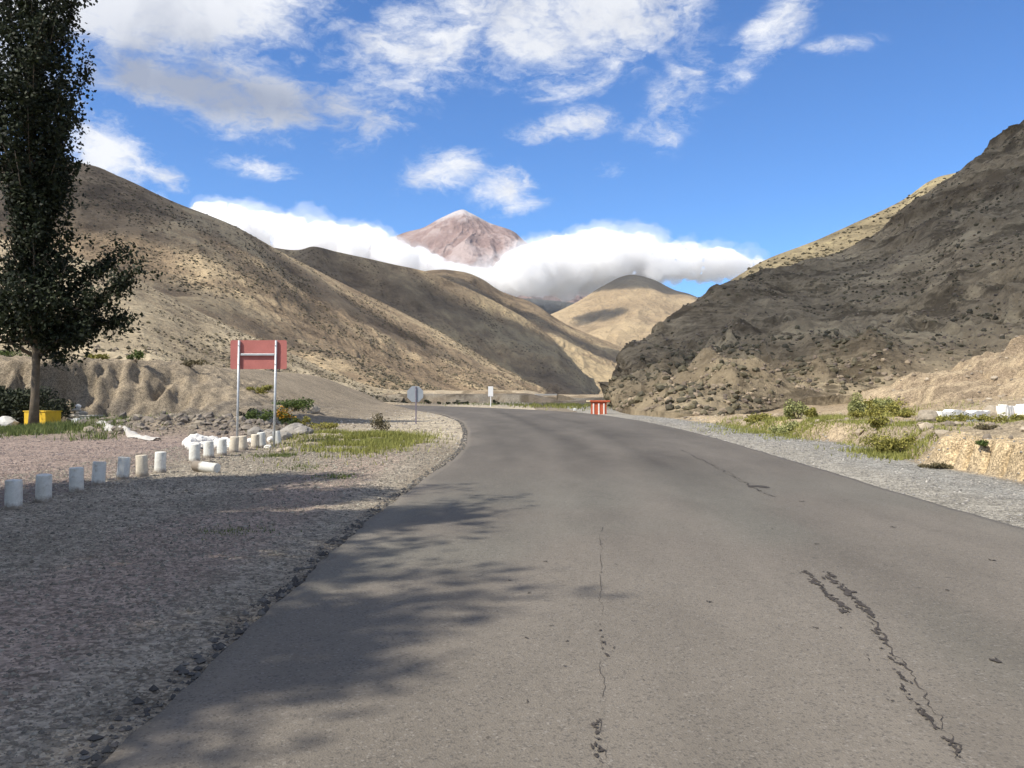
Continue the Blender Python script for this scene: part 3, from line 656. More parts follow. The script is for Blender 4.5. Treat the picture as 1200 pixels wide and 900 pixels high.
bs = [q for q in n.n if q.type == 'BSDF_PRINCIPLED'][0]; old = bs.inputs['Base Color'].links[0].from_socket; cz = objco(n)
hz_ = n.node('ShaderNodeSeparateXYZ', {0: cz}).outputs[2]
sn = n.math('ADD', hz_, n.math('MULTIPLY', n.noise(n.mapping(cz, (1, 1, .4)), .004, 8, .7), 500))
n.put(bs.inputs['Base Color'], n.mix(n.math('MULTIPLY', n.ss(sn, 2440, 2640), .55), old, (.74, .73, .74)))
mR = hill_mat('rocky_hill', [(.155, .122, .080), (.285, .230, .150), (.46, .375, .24)], 30, .75, (1.9, 9), rocky=.75, bd=.5)
mR2 = hill_mat('rear_hill_grass', [(.15, .125, .08), (.28, .23, .14), (.42, .35, .20)], 40, .7, (3, 16), bd=.4)

hillA, VA = hill('left_hill', [
    [(-900, 440, 170), (-400, 440, 170), (0, 442, 160), (100, 444, 160), (200, 450, 170), (300, 462, 185), (400, 466, 220), (470, 466, 260), (540, 466, 330), (600, 465, 420), (640, 464, 520)],
    [(-900, 220, 330), (-400, 240, 330), (-60, 310, 310), (60, 325, 300), (150, 340, 300), (225, 355, 305), (310, 385, 320), (390, 400, 370), (465, 425, 410), (545, 440, 470), (636, 458, 560)],
    [(-900, 80, 520), (-400, 100, 500), (-60, 184, 450), (85, 190, 440), (140, 207, 440), (200, 235, 450), (273, 264, 470), (340, 301, 520), (400, 331, 560), (500, 381, 600), (632, 455, 660)]],
    700, 300, dispA, mA, backlen=260)
spur, VS = hill('near_spur', [
    [(-1200, 452, 48), (-300, 447, 50), (0, 446, 56), (100, 446, 58), (200, 452, 60), (280, 460, 72), (340, 468, 95), (400, 471, 125), (470, 469.5, 150)],
    [(-1200, 330, 120), (-300, 360, 120), (0, 395, 110), (100, 402, 108), (190, 416, 108), (270, 436, 118), (340, 453, 130), (410, 464, 150), (480, 466, 180)],
    [(-1200, 200, 220), (-300, 240, 210), (0, 281, 190), (85, 300, 185), (150, 324, 185), (235, 366, 190), (320, 405, 200), (420, 448, 210), (500, 463, 220)]],
    560, 230, dispS, mS, backlen=120)
hillB, VB = hill('second_hill', [
    [(200, 455, 700), (345, 458, 700), (440, 460, 750), (520, 462, 800), (590, 463, 850), (650, 463, 850), (700, 464, 900)],
    [(200, 290, 900), (290, 287, 920), (345, 293, 900), (368, 289, 900), (395, 295, 930), (452, 308, 960), (505, 320, 1000), (557, 342, 1030), (610, 370, 1050), (645, 395, 1060), (672, 425, 1060), (700, 463, 1060)]],
    520, 170, dispC(150, 14), mB, backlen=500)
hillC, VC = hill('third_hill', [
    [(430, 458, 1300), (540, 460, 1300), (620, 461, 1350), (700, 463, 1400), (780, 464, 1450), (860, 464, 1500)],
    [(430, 335, 1900), (500, 317, 1900), (540, 318, 1950), (565, 327, 1980), (589, 342, 2000), (624, 355, 2050), (662, 379, 2080), (698, 395, 2100), (741, 413, 2120), (800, 442, 2150), (860, 462, 2150)]],
    460, 170, dispC(260, 26), mC, backlen=900)
hillD, VD = hill('tan_mountain', [
    [(520, 462, 3400), (620, 462, 3400), (700, 462, 3400), (780, 462, 3400), (860, 462, 3400), (960, 462, 3400)],
    [(560, 395, 4800), (620, 378, 4800), (650, 367, 4850), (680, 352, 4950), (708, 334, 5000), (735, 322, 5050), (762, 326, 5050), (790, 339, 5000), (815, 347, 5000), (860, 372, 5000), (960, 420, 5000)]],
    420, 170, dispC(700, 75), mD, backlen=500)
hillE, VE = hill('bluish_ridge', [
    [(480, 455, 6300), (600, 455, 6300), (700, 455, 6300), (800, 455, 6300), (900, 455, 6300)],
    [(480, 345, 7300), (560, 352, 7300), (620, 350, 7300), (690, 355, 7400), (760, 350, 7400), (820, 360, 7400), (900, 380, 7400)]],
    300, 120, dispC(900, 120), mE, backlen=2500)
peak, VF = hill('far_peak', [
    [(250, 455, 8300), (400, 450, 8300), (480, 450, 8300), (540, 450, 8300), (600, 450, 8300), (700, 450, 8300), (800, 455, 8300)],
    [(250, 345, 11500), (360, 318, 11500), (420, 294, 11500), (468, 274, 11500), (495, 267, 11500), (512, 258, 11500), (526, 251, 11500), (536, 247, 11500), (543, 246, 11500), (551, 250, 11500), (575, 262, 11500), (600, 270, 11500), (616, 283, 11500), (655, 312, 11500), (710, 350, 11500), (800, 400, 11500)]],
    520, 240, dispC(1100, 230), mF, backlen=4000)
def dispR(G_, a, v, tv):
    x, y, z = G_[..., 0], G_[..., 1], G_[..., 2]
    q = z*1.0+x*.42-y*.10                              # tilted strata
    st = ridged(q/7.5+.6*fbm(x/18, y/18, z/18, oct=3), x/60, oct=3)
    g = ridged((a+5*fbm(x/20, y/20, oct=2))/24, v*1.6, oct=4)
    r = fbm(x/8, y/8, z/6, oct=6, rough=.62); rr = ridged(x/13, y/13, z/9, oct=5, rough=.6)
    out = sst(fbm(x/26+3, y/26, z/20, oct=3), -.02, .22)  # outcrops break through in places
    d = 2.4*g*np.sin(np.clip(v, 0, 1)*math.pi)**.7+1.2*r*crestfade(v, .1, .6)+out*(2.3*st+1.2*rr)*crestfade(v, .06, .5)
    d = d*(.25+.75*sst(v, 0, .10))
    return d, np.clip(.5+.25*r-.30*out*sst(st, .1, .6)+.1*g, 0, 1)
hillR, VR = hill('right_rocky_hill', [
    [(712, 470, 150), (717, 474, 100), (722, 481, 68), (760, 487, 54), (810, 490, 48), (860, 489, 50), (920, 478, 58), (1000, 463, 63), (1060, 452, 66), (1150, 430, 72), (1300, 400, 76), (1700, 380, 76), (3500, 380, 70)],
    [(728, 447, 150), (730, 449, 112), (734, 441, 92), (768, 432, 96), (815, 420, 100), (870, 405, 108), (935, 383, 118), (1020, 362, 126), (1080, 338, 130), (1170, 295, 132), (1350, 215, 132), (1800, 100, 132), (4200, 100, 120)],
    [(738, 424, 150), (740, 415, 135), (744, 408, 128), (785, 375, 145), (835, 341, 160), (895, 320, 176), (955, 306, 190), (1040, 268, 200), (1106, 214, 200), (1200, 142, 198), (1400, 20, 196), (1900, -200, 196), (4600, -200, 180)]],
    760, 360, dispR, mR, backlen=160)
hillR2, VR2 = hill('rear_right_hill', [
    [(760, 450, 230), (850, 440, 230), (950, 420, 230), (1050, 400, 230), (1200, 380, 230), (1400, 380, 230)],
    [(770, 393, 330), (820, 352, 330), (860, 326, 330), (900, 303, 335), (950, 284, 340), (1000, 262, 345), (1055, 236, 350), (1090, 212, 350), (1118, 203, 350), (1200, 190, 350), (1400, 150, 350)]],
    360, 140, dispS, mR2, backlen=200)

# scrub and loose rocks standing on the hills (past counting)
m_scrub = foliage('scrub_green', (.075, .066, .042), (.155, .132, .078), .1)
def on_surf(V, n_, vmax, dens=None):
    A0 = V[:-1, :vmax-1]; ar = np.linalg.norm(np.cross(V[1:, :vmax-1]-A0, V[:-1, 1:vmax]-A0), axis=2)
    dcam = np.hypot(A0[..., 0], A0[..., 1]); vis = (np.abs(A0[..., 0]) < A0[..., 1]*.72+8)*1.0+.04
    wgt = (ar*vis/dcam**1.2).ravel(); wgt /= wgt.sum()
    q = rng.choice(len(wgt), n_, p=wgt); i, j = q//(vmax-1), q % (vmax-1)
    u = rng.random((n_, 1)); v = rng.random((n_, 1))
    A = V[i, j]*(1-u)*(1-v)+V[i+1, j]*u*(1-v)+V[i, j+1]*(1-u)*v+V[i+1, j+1]*u*v
    return A
def scrub(name, V, n_, vmax, smin, smax, fs, material=m_scrub, flat=(.5, .8), tints=None, base='oct'):
    p = on_surf(V, n_, vmax); dn = fbm(p[:, 0]/fs, p[:, 1]/fs, p[:, 2]/fs, oct=3); p = p[rng.random(len(p)) < .35+1.5*dn]
    s = smin+(smax-smin)*rng.random(len(p))**2.5
    T = None if tints is None else np.array(tints)[rng.integers(0, len(tints), len(p))]*rng.uniform(.6, 1.3, (len(p), 1))
    V_, F_, T_ = scatter_blobs(p, s, flat, base=base, jit=.3, tint=T)
    return link(name, np_mesh(name, V_, F_, False, T_), mat=material, kind='stuff')
scrub('scrub_on_left_hill', VA, 34000, 300, .22, .85, 30)
scrub('scrub_on_spur', VS, 18000, 230, .10, .42, 10)
scrub('scrub_on_right_hill', VR, 12000, 360, .08, .40, 12, base='ico', flat=(.6, .95))
scrub('scrub_on_rear_hill', VR2, 6000, 140, .3, 1.0, 20)
rc = [(.25, .19, .13), (.31, .24, .16), (.17, .13, .095), (.40, .31, .20)]
scrub('rocks_on_right_hill', VR, 15000, 360, .05, .27, 9, m_grav, (.55, .95), rc, 'ico')
scrub('rocks_on_spur', VS, 8000, 230, .08, .4, 9, m_grav, (.4, .8), [(.38, .31, .21), (.25, .2, .14)])

# ------------------------------------------------------------------ air: far slopes fade a little
m_hz, n = mat('haze_air')
pv = n.node('ShaderNodeVolumePrincipled', {'Color': (.86, .92, 1, 1), 'Density': .00002, 'Anisotropy': .25})
o_ = n.node('ShaderNodeOutputMaterial'); n.l.new(pv.outputs[0], o_.inputs['Volume'])
HZ = True
if HZ: link('haze', MB().box((0, 1450, 386), (14000, 8800, 786)).mesh('haze'), mat=m_hz, kind='stuff')

# ------------------------------------------------------------------ clouds
m_cl, n = mat('cloud_vapour')
vs = n.node('ShaderNodeVolumeScatter', {'Color': (.985, .99, 1, 1), 'Density': .013, 'Anisotropy': .0})
o_ = n.node('ShaderNodeOutputMaterial'); n.l.new(vs.outputs[0], o_.inputs['Volume'])
m_cl.volume_intersection_method = 'FAST' if hasattr(m_cl, 'volume_intersection_method') else None
m_cl2 = m_cl.copy(); m_cl2.name = 'cloud_vapour_high'
for nd in m_cl2.node_tree.nodes:
    if nd.type == 'VOLUME_SCATTER': nd.inputs['Density'].default_value = .017
def tex(name, size, depth=3):
    t = bpy.data.textures.new(name, 'CLOUDS'); t.noise_scale = size; t.noise_depth = depth; return t
def cloud(name, centres, radii, voxel, d1, d2, material, label):
    iv, if_ = ico(2); V = []; Fs = []; b = 0
    for c_, r_ in zip(centres, radii):
        V.append(iv*np.asarray(r_)+c_); Fs.append(if_+b); b += len(iv)
    o = link(name, np_mesh(name, np.vstack(V), np.vstack(Fs), True), mat=material, kind='stuff', label=label)
    rm = o.modifiers.new('merge', 'REMESH'); rm.mode = 'VOXEL'; rm.voxel_size = voxel; rm.use_smooth_shade = True
    for i, (sz, st_) in enumerate((*d1,)):
        dm = o.modifiers.new('billow', 'DISPLACE'); dm.texture = tex('billow', sz, 4); dm.texture_coords = 'GLOBAL'; dm.strength = st_; dm.mid_level = .5
    return o
def interp(pts, x): p = np.array(pts); return np.interp(x, p[:, 0], p[:, 1])
TOP = [(60, 262), (130, 258), (200, 250), (245, 240), (290, 243), (330, 252), (380, 262), (430, 271), (470, 287), (505, 300), (545, 314), (575, 318), (600, 306), (618, 288), (650, 276), (690, 270), (735, 274), (765, 285), (800, 292), (840, 292), (870, 300), (890, 308)]
BOT = [(60, 340), (300, 330), (470, 320), (540, 330), (575, 336), (600, 346), (650, 352), (700, 345), (760, 330), (800, 326), (840, 326), (890, 314)]
cc_, rr_ = [], []
for px in np.arange(70, 888, 4.5):
    tp, bt = interp(TOP, px), interp(BOT, px); D = 6400+random.uniform(-350, 350)
    for k in range(3):
        r = random.uniform(.22, .5)*(bt-tp); r = max(6, min(r, 24)); r *= random.uniform(.7, 1.1)
        cy = tp+r+random.random()**1.2*max(0, bt-tp-2*r)
        D2 = D+random.uniform(-250, 250); cc_.append(P(px+random.uniform(-3, 3), cy, D2)); rr_.append(np.array([r*1.25, r*1.6, r])*D2/F)
cloud('cloud_bank', cc_, rr_, 14, ((330, 150), (150, 110), (70, 66), (36, 40)), None, m_cl, 'long white cumulus bank lying across the foot of the far peak')

m_cl3 = m_cl.copy(); m_cl3.name = 'cloud_vapour_thin'
for nd in m_cl3.node_tree.nodes:
    if nd.type == 'VOLUME_SCATTER': nd.inputs['Density'].default_value = .0013
q = [i for i in range(len(cc_)) if random.random() < .55]
cloud('cloud_veil', [cc_[i]+np.array([random.uniform(-60, 60), -60, random.uniform(-30, 45)]) for i in q], [rr_[i]*random.uniform(.8, 1.35) for i in q], 17,
      ((420, 260), (160, 150), (60, 80), (28, 34)), None, m_cl3, 'thin torn vapour round the white cumulus bank')

def shadow_cloud(name, target, height, sizes, label, nlump=40, voxel=None):
    """a cloud out of frame overhead to the left; its shadow falls on target"""
    t = (height-target[2])/TOSUN.z; c0 = np.array(target, float)+np.array(TOSUN)*t
    cs, rs_ = [], []
    for k in range(nlump):
        a = random.random()*2*math.pi; r = random.random()**.5
        cs.append(c0+np.array([math.cos(a)*r*sizes[0], math.sin(a)*r*sizes[1], random.uniform(-.5, .5)*sizes[2]]))
        q = random.uniform(.22, .42); rs_.append(np.array([sizes[0]*q, sizes[1]*q, sizes[2]*.8]))
    m_ = min(sizes[0], sizes[1])
    cloud(name, cs, rs_, voxel or m_/18, ((m_*.5, m_*.35), (m_*.2, m_*.16)), None, m_cl2, label)

CL = [((93, 142, 36), 1000, (104, 106, 48), 'shading the rocky hill'), ((-240, 425, 105), 1000, (105, 70, 50), 'shading the top of the large left hill'),
      ((-135, 300, 35), 900, (45, 30, 30), 'shading the low flank above the clay bank'),
      ((-60, 910, 75), 1300, (190, 80, 60), 'shading the flank of the second hill'), ((60, 960, 45), 1300, (90, 70, 50), 'shading the right end of the second hill'),
      ((-120, 1820, 220), 1500, (120, 60, 60), 'shading the top of the third hill'), ((60, 1850, 150), 1500, (70, 45, 50), 'shading the middle of the third hill'), ((235, 1850, 60), 1500, (130, 90, 60), 'shading the right end of the third hill'),
      ((700, 5150, 650), 3800, (420, 280, 120), 'shading the top of the tan mountain'), ((480, 4500, 350), 3800, (130, 90, 90), 'shading a patch on the tan mountain')]
for tg_, h_, sz_, lb_ in CL:
    shadow_cloud('cloud', tg_, h_, sz_, 'low cloud overhead, out of frame, '+lb_)

# ------------------------------------------------------------------ trees
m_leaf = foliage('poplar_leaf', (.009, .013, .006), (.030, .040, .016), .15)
m_bark = simple('poplar_bark', (.15, .12, .085), .9, .45, 5, dirt=(.09, .075, .06), bstr=.6)
def poplar(name, base, H, env, limbs, nleaf, leaf, trunk_r, label, lowz, seed, group=None, extra=()):
    rs = np.random.default_rng(seed)
    root = link(name, None, label=label, cat='tree', group=group); root.location = base
    mb = MB()
    ts = [(.12*math.sin(z*.45), .08*math.cos(z*.6)*z/H, z) for z in np.linspace(0, H*.93, 14)]
    rad = [trunk_r*(1.35 if i == 0 else 1)*(1-.93*(i/13))+.01 for i in range(14)]
    mb.tube([(p[0], p[1], p[2]-.15) if i == 0 else p for i, p in enumerate(ts)], rad, 9)
    twig = []
    for k in range(limbs):
        z0 = lowz+(H*.9-lowz)*(k+.5)/limbs*(.97); a = k*2.4+rs.uniform(-.4, .4)
        er = env(min(z0+2.2, H))*rs.uniform(.72, 1.05)
        rise = rs.uniform(2.0, 3.6) if z0 > lowz+1.2 else rs.uniform(.6, 1.6)
        p0 = np.array([.12*math.sin(z0*.45), 0, z0]); p1 = p0+np.array([math.cos(a)*er*.55, math.sin(a)*er*.55, rise*.45]); p2 = p0+np.array([math.cos(a)*er*.92, math.sin(a)*er*.92, rise])
        r0 = max(.02, trunk_r*.42*(1-z0/H)); mb.tube([p0, p1, p2], [r0, r0*.6, .012], 5)
        for q in range(15):
            t = .2+.8*q/14; b = p0+(p1-p0)*min(1, t*2)+(p2-p1)*max(0, t*2-1)
            e = b+np.array([rs.normal(0, .42), rs.normal(0, .42), rs.uniform(.1, 1.1)])
            twig.append((b, e, 1.0))
            if q % 3 == 0: mb.tube([b, e], [.014, .006], 4, False)
    for (dx, dy, z0, z1, ln) in extra:                     # heavy low limbs
        p0 = np.array([0, 0, z0]); p2 = np.array([dx, dy, z1]); p1 = (p0+p2)/2+np.array([0, 0, .25])
        mb.tube([p0, p1, p2], [.09, .055, .02], 6)
        for q in range(ln):
            t = .25+.8*q/ln; b = p0+(p1-p0)*min(1, t*2)+(p2-p1)*max(0, t*2-1)
            e = b+np.array([rs.normal(.25, .35), rs.normal(0, .5), rs.normal(.1, .38)]); twig.append((b, e, .8))
    link('trunk', mb.mesh('trunk', True), root, m_bark)
    tw = np.array([(*b, *e) for b, e, _ in twig]); wt = np.array([q for *_, q in twig]); 
    nleaf = int(nleaf*.8); i = rs.choice(len(tw), nleaf, p=wt/wt.sum()); t = rs.random((nleaf, 1))**.8
    c_ = tw[i, :3]*(1-t)+tw[i, 3:]*t+rs.normal(0, .16, (nleaf, 3))
    # a dense inner crown so the column reads solid, with gaps left by noise
    ni = int(nleaf*.5); z = lowz+.6+(H-lowz-.8)*rs.random(ni); er = np.array([env(q) for q in z]); a = rs.random(ni)*2*math.pi; r = er*rs.random(ni)**.6*.92
    ci = np.stack([r*np.cos(a), r*np.sin(a), z], -1); g = fbm(ci[:, 0]*.9+seed, ci[:, 1]*.9, ci[:, 2]*.55, oct=3); ci = ci[g > .05]
    c_ = np.vstack([c_, ci])
    V, Fc = leaf_soup(c_, leaf)
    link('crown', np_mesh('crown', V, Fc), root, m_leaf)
    return root
def env_main(z):
    return float(np.interp(z, [2.6, 3.4, 4.6, 6.2, 7.3, 8.2, 9.4, 11, 12.8, 15, 17, 19, 21], [.5, 1.3, 2.4, 2.5, 1.05, .55, 1.2, 1.9, 2.35, 2.5, 2.1, 1.3, .2]))
tb = G(39, 503); tb[2] = gzi(tb[0], tb[1])
TX, TY = tb[0], tb[1]
poplar('poplar_tree', tuple(tb), 18.8, env_main, 60, 60000, .16, .165, 'tall dark poplar with a bare lower trunk, standing in green grass before the clay bank', 3.0, 5,
       extra=[(4.2, -.3, 3.6, 6.1, 60), (3.5, .4, 3.2, 4.6, 50), (2.4, -.6, 3.0, 3.8, 30), (3.2, .8, 4.2, 7.3, 40), (-3.4, .2, 3.4, 5.8, 34), (-2.6, -.8, 3.0, 4.2, 26), (1.1, .3, 2.9, 2.9, 12), (-1.8, 1.2, 3.6, 6.6, 22), (.4, -2.0, 3.4, 5.6, 24), (1.6, -1.4, 3.4, 5.0, 22)])
def env_s(z): return float(np.interp(z, [1.0, 2.5, 5, 8, 10.5, 13], [.8, 1.5, 1.9, 2.0, 1.8, .7]))
row = [(-11.2, -9.0, .98), (-11.4, -6.0, .9), (-11.3, -3.2, .84), (-11.5, -.4, .93), (-11.4, 2.4, .86), (-11.7, 5.2, .92), (-11.9, 8.0, .84), (-12.4, 11.0, .78), (-11.4, -12.2, .93), (-15.0, -10.0, .9), (-15.2, -6.4, .95), (-15.4, -3.0, .9), (-15.5, .6, .95), (-15.6, 4.0, .88), (-15.9, 7.6, .9)]  # rear line of unseen poplars added to fill gaps in verge shade
first = None
for k, (x, y, s) in enumerate([(a-.2, b, c*.93) for a, b, c in [(q0+.55, q1-.8, q2*1.14) for q0, q1, q2 in row]]):
    if first is None:
        first = poplar('poplar_tree', (x, y, float(gzi(x, y))), 13, env_s, 36, 24000, .17, .16,
                       'poplar of the roadside row left of the camera, out of frame', 1.3, 21, group='poplars in the row beside the verge'); r = first
    else:
        r = first.copy(); COL.objects.link(r); r.location = (x, y, float(gzi(x, y)))
        for ch in list(first.children):
            q = ch.copy(); COL.objects.link(q); q.parent = r
    r.rotation_euler = (0, 0, k*1.9); r.scale = (s*1.12, s*1.12, s)

# ------------------------------------------------------------------ shrubs and grass
M_green = foliage('shrub_green', (.055, .085, .022), (.13, .17, .045), .2)
M_yell = foliage('shrub_yellow_green', (.15, .145, .035), (.36, .33, .085), .2)
M_pale = foliage('shrub_pale', (.22, .24, .09), (.42, .42, .18), .2)
M_dark = foliage('shrub_dark', (.018, .024, .014), (.045, .055, .026), .1)
M_oran = foliage('flower_orange', (.42, .20, .02), (.62, .34, .03), .15)
M_brown = foliage('shrub_brown', (.10, .085, .045), (.19, .16, .09), .1)
m_stem = simple('twig', (.12, .09, .06), .9)
def shrub(px, py, d, wpx, hpx, material, label, n_=900, leaf=None, name='shrub', group=None, spiky=0.0, accent=None, zoff=0.0):
    X_, Y_ = (px-600)/F*d, d; z = float(gzi(X_, Y_)); W, H_ = wpx/F*d, hpx/F*d
    root = link(name, None, label=label, cat='shrub', group=group); root.location = (X_, Y_, z+zoff)
    rs = rng
    # lobes
    nl = max(4, int(wpx/6)); lo = np.stack([rs.uniform(-.40, .40, nl)*W, rs.uniform(-.35, .35, nl)*W*.7, rs.uniform(.25, .72, nl)*H_], -1)
    lr = rs.uniform(.16, .30, nl)
    i = rs.integers(0, nl, n_); u_ = rs.normal(size=(n_, 3)); u_ /= np.linalg.norm(u_, axis=1)[:, None]
    rr = rs.random((n_, 1))**.4
    c_ = lo[i]+u_*rr*lr[i][:, None]*np.array([W, W*.8, H_*1.15]); c_[:, 2] = np.abs(c_[:, 2])
    sp = rs.random(n_) < spiky; c_[sp, 2] *= 1.35
    leaf = leaf or max(.03, 2.3/F*d)
    V, Fc = leaf_soup(c_, leaf, .5)
    if accent is not None:
        top = (c_[:, 2] > H_*.45) & (rs.random(n_) < .55); V4 = V.reshape(-1, 4, 3)
        link('leaves', np_mesh('leaves', V4[~top].reshape(-1, 3), np.arange((~top).sum()*4).reshape(-1, 4)), root, material)
        link('flowers', np_mesh('flowers', V4[top].reshape(-1, 3), np.arange(top.sum()*4).reshape(-1, 4)), root, accent)
    else:
        link('leaves', np_mesh('leaves', V, Fc), root, material)
    mb = MB()
    for k in range(min(9, nl+3)):
        e = lo[k % nl]; mb.tube([(0+random.uniform(-.05, .05)*W, random.uniform(-.05, .05), -.03), (e[0]*.5, e[1]*.5, e[2]*.6), tuple(e*1.05)], [.012+.01*H_, .009, .004], 4)
    link('stems', mb.mesh('stems'), root, m_stem)
    return root
# left of the road
shrub(30, 502, 38.3, 92, 50, M_dark, 'large dark evergreen bush behind the poplar trunk', 9000, .12)
shrub(20, 442, 44.6, 60, 17, M_green, 'wide low bush on the bank top at the left edge, left of the poplar trunk', 900, zoff=-.1)
shrub(64, 441, 45.5, 32, 12, M_brown, 'small brown bush on the bank top just right of the poplar trunk', 420)
shrub(114, 449, 44.3, 22, 15, M_yell, 'round yellow-green bush perched on the bank edge', 520)
shrub(159, 456, 44.4, 24, 16, M_green, 'round green bush on the bank edge above the hollow', 520)
shrub(223, 452, 47, 34, 11, M_brown, 'flat olive bush on the bank top left of the red sign', 460)
shrub(300, 461, 47, 34, 12, M_yell, 'low yellow-green bush right behind the left post of the red sign', 600)
shrub(342, 468, 46, 52, 20, M_green, 'broad bright green bush on the terrace just right of the red sign', 1900)
shrub(291, 484, 38, 22, 20, M_dark, 'dark upright bush among rubble behind the left sign post', 600)
shrub(303, 497, 36, 34, 22, M_green, 'bright green bush between the two sign posts', 1000)
shrub(336, 506, 33.5, 24, 27, M_green, 'bush covered in orange blossom right of the sign posts', 1200, accent=M_oran, spiky=.3)
shrub(356, 505, 34, 24, 16, M_yell, 'yellow-green bush beside the orange blossoming bush', 600)
shrub(378, 506, 34, 46, 10, M_yell, 'flat pale green weeds right of the orange blossom bush', 600)
shrub(447, 505, 33.5, 26, 22, M_brown, 'wispy olive bush standing alone on the bend left of the grey octagonal sign', 700, .07, spiky=.5)
# right bank
RB = [(935, 497, 33, 26, 20, M_pale, 'pale tufted bush at the foot of the right bank, nearest the road bend', .5),
      (955, 500, 32, 22, 14, M_yell, 'yellow-green bush beside the first pale tuft of the right bank', .3),
      (918, 510, 31, 40, 14, M_pale, 'low pale weeds spilling over the bank foot onto the verge', .3),
      (885, 503, 36, 44, 10, M_yell, 'thin yellow weeds along the verge edge below the rocky hill', .3),
      (1006, 473, 38, 30, 24, M_pale, 'tall pale bush in the middle of the right bank', .6),
      (1036, 462, 41, 26, 14, M_pale, 'pale yellow bush high on the bank, under the dark hedge strip', .4),
      (1030, 482, 35, 44, 16, M_yell, 'wide yellow-green bush right of the tall pale bush', .2),
      (1036, 453, 43, 64, 12, M_yell, 'long olive strip of bushes above the pale bushes', .1),
      (1012, 490, 31, 34, 11, M_yell, 'olive weeds below the wide yellow-green bush', .2),
      (1066, 487, 31, 36, 11, M_yell, 'olive weeds left of the whitewashed wall end', .2),
      (1047, 530, 21.0, 56, 26, M_yell, 'broad yellow-green cushion bush at the foot of the bank by the verge', .1),
      (1030, 510, 25, 30, 14, M_yell, 'olive bush just above the cushion bush', .2),
      (1120, 489, 24.5, 46, 9, M_yell, 'low green weeds in front of the long whitewashed wall', .2),
      (1158, 483, 24.5, 34, 10, M_yell, 'green weeds below the gap in the whitewashed wall', .2),
      (1195, 480, 25, 30, 9, M_yell, 'green weeds below the right piece of whitewashed wall', .2),
      (1158, 502, 19.5, 30, 6, M_brown, 'dry brown weeds on the lip of the eroded cut', .2),
      (1155, 553, 16.9, 20, 7, M_green, 'small grey-green plant at the foot of the eroded cut', .2),
      (1098, 550, 17.8, 40, 7, M_brown, 'dry weeds left of the eroded cut at the verge edge', .2),
      (1150, 360, 118, 46, 22, M_green, 'green bush growing in a fold high on the rocky hill', .2)]
for (px, py, d, w_, h_, mt, lb, sp) in RB:
    if d > 100:
        continue
    shrub(px, py, d, w_, h_, mt, lb, int(46*w_*max(.7, h_/14)), spiky=sp)
# grass
m_gr = foliage('grass_blade', (.08, .11, .035), (.19, .22, .07), .25)
m_gr2 = foliage('grass_blade_yellow', (.17, .18, .045), (.34, .34, .10), .25)
def grass(name, n_, cx, cy, sx, sy, h, material, wdt=.02, cond=None):
    x = cx+rng.normal(0, 1, n_)*sx; y = cy+rng.normal(0, 1, n_)*sy
    g = fbm(x*1.2, y*1.2, oct=3); k = (g > -.12) & (poly_sd(x, y) > .25); x, y = x[k], y[k]
    m_ = len(x); z = gzi(x, y); a = rng.uniform(0, 6.28, m_); hh_ = h*rng.uniform(.4, 1.2, m_); ln = rng.normal(0, .35, (m_, 2))*hh_[:, None]
    A = np.stack([x-np.cos(a)*wdt, y-np.sin(a)*wdt, z-.01], -1); B = np.stack([x+np.cos(a)*wdt, y+np.sin(a)*wdt, z-.01], -1)
    C_ = np.stack([x+ln[:, 0], y+ln[:, 1], z+hh_], -1)
    V = np.stack([A, B, C_], 1).reshape(-1, 3)
    return link(name, np_mesh(name, V, np.arange(len(V)).reshape(-1, 3)), mat=material, kind='stuff')
grass('grass_under_poplar', 16000, -20.2, 32.2, 2.6, 1.3, .22, m_gr, .022)
grass('grass_under_poplar_left', 6000, -22.5, 30.5, 2.0, .8, .2, m_gr, .022)
grass('grass_verge_yellow', 17000, -4.35, 26.3, .85, 2.3, .17, m_gr2, .014)
grass('grass_verge_left', 4000, -6.3, 29.0, .7, 1.6, .13, m_gr2, .016)
for k, (px, py, sx, sy, h) in enumerate([(925, 505, .8, 1.6, .16), (1045, 527, .5, .8, .14), (1015, 478, 1.8, 2.0, .22), (1120, 487, 1.6, .5, .10), (985, 500, .9, 1.6, .12), (880, 497, .8, 2.5, .14), (950, 492, 1.6, 1.6, .16), (1060, 505, 1.0, 1.4, .10)]):
    d_ = [31, 21, 36, 25, 29, 37, 33, 25][k]; grass('bank_weeds', 2600, (px-600)/F*d_, d_, sx, sy, h, m_gr2, .016)
grass('grass_bend', 1500, -5.3, 21.0, .5, .35, .08, m_gr, .012)
for (px, py, sx, h) in [(400, 560, .22, .06), (268, 622, .22, .035), (355, 548, .3, .06), (110, 515, .5, .3)]:
    g_ = G(px, py); grass('grass_tuft', 200, g_[0], g_[1], sx, sx, h, m_gr, .006+.0004*g_[1])
gq = G(690, 477); grass('grass_far_strip', 1800, 5, 88, 2.2, 6, .35, m_gr2, .05)
grass('grass_far_green', 1200, 2, 100, 5, 4, .25, m_gr, .05)

# ------------------------------------------------------------------ road furniture
m_galv = simple('galvanised_steel', (.50, .53, .54), .45, .2, 12, metal=.35, spec=.5)
m_red = simple('red_board_back', (.42, .15, .13), .75, .12, 3)
m_alu = simple('dull_aluminium', (.30, .33, .36), .5, .1, 6, metal=.2)
m_postd = simple('painted_post', (.16, .14, .18), .6, .2, 9)
m_white = simple('white_paint', (.80, .80, .78), .6, .08, 6)
m_bol = simple('bollard_whitewash', (.66, .66, .61), .85, .14, 9, dirt=(.40, .37, .31), foot=.11, bstr=.5)
m_bol2 = simple('bollard_whitewash_dusty', (.60, .54, .43), .85, .2, 9, dirt=(.36, .31, .24), foot=.12, bstr=.5)

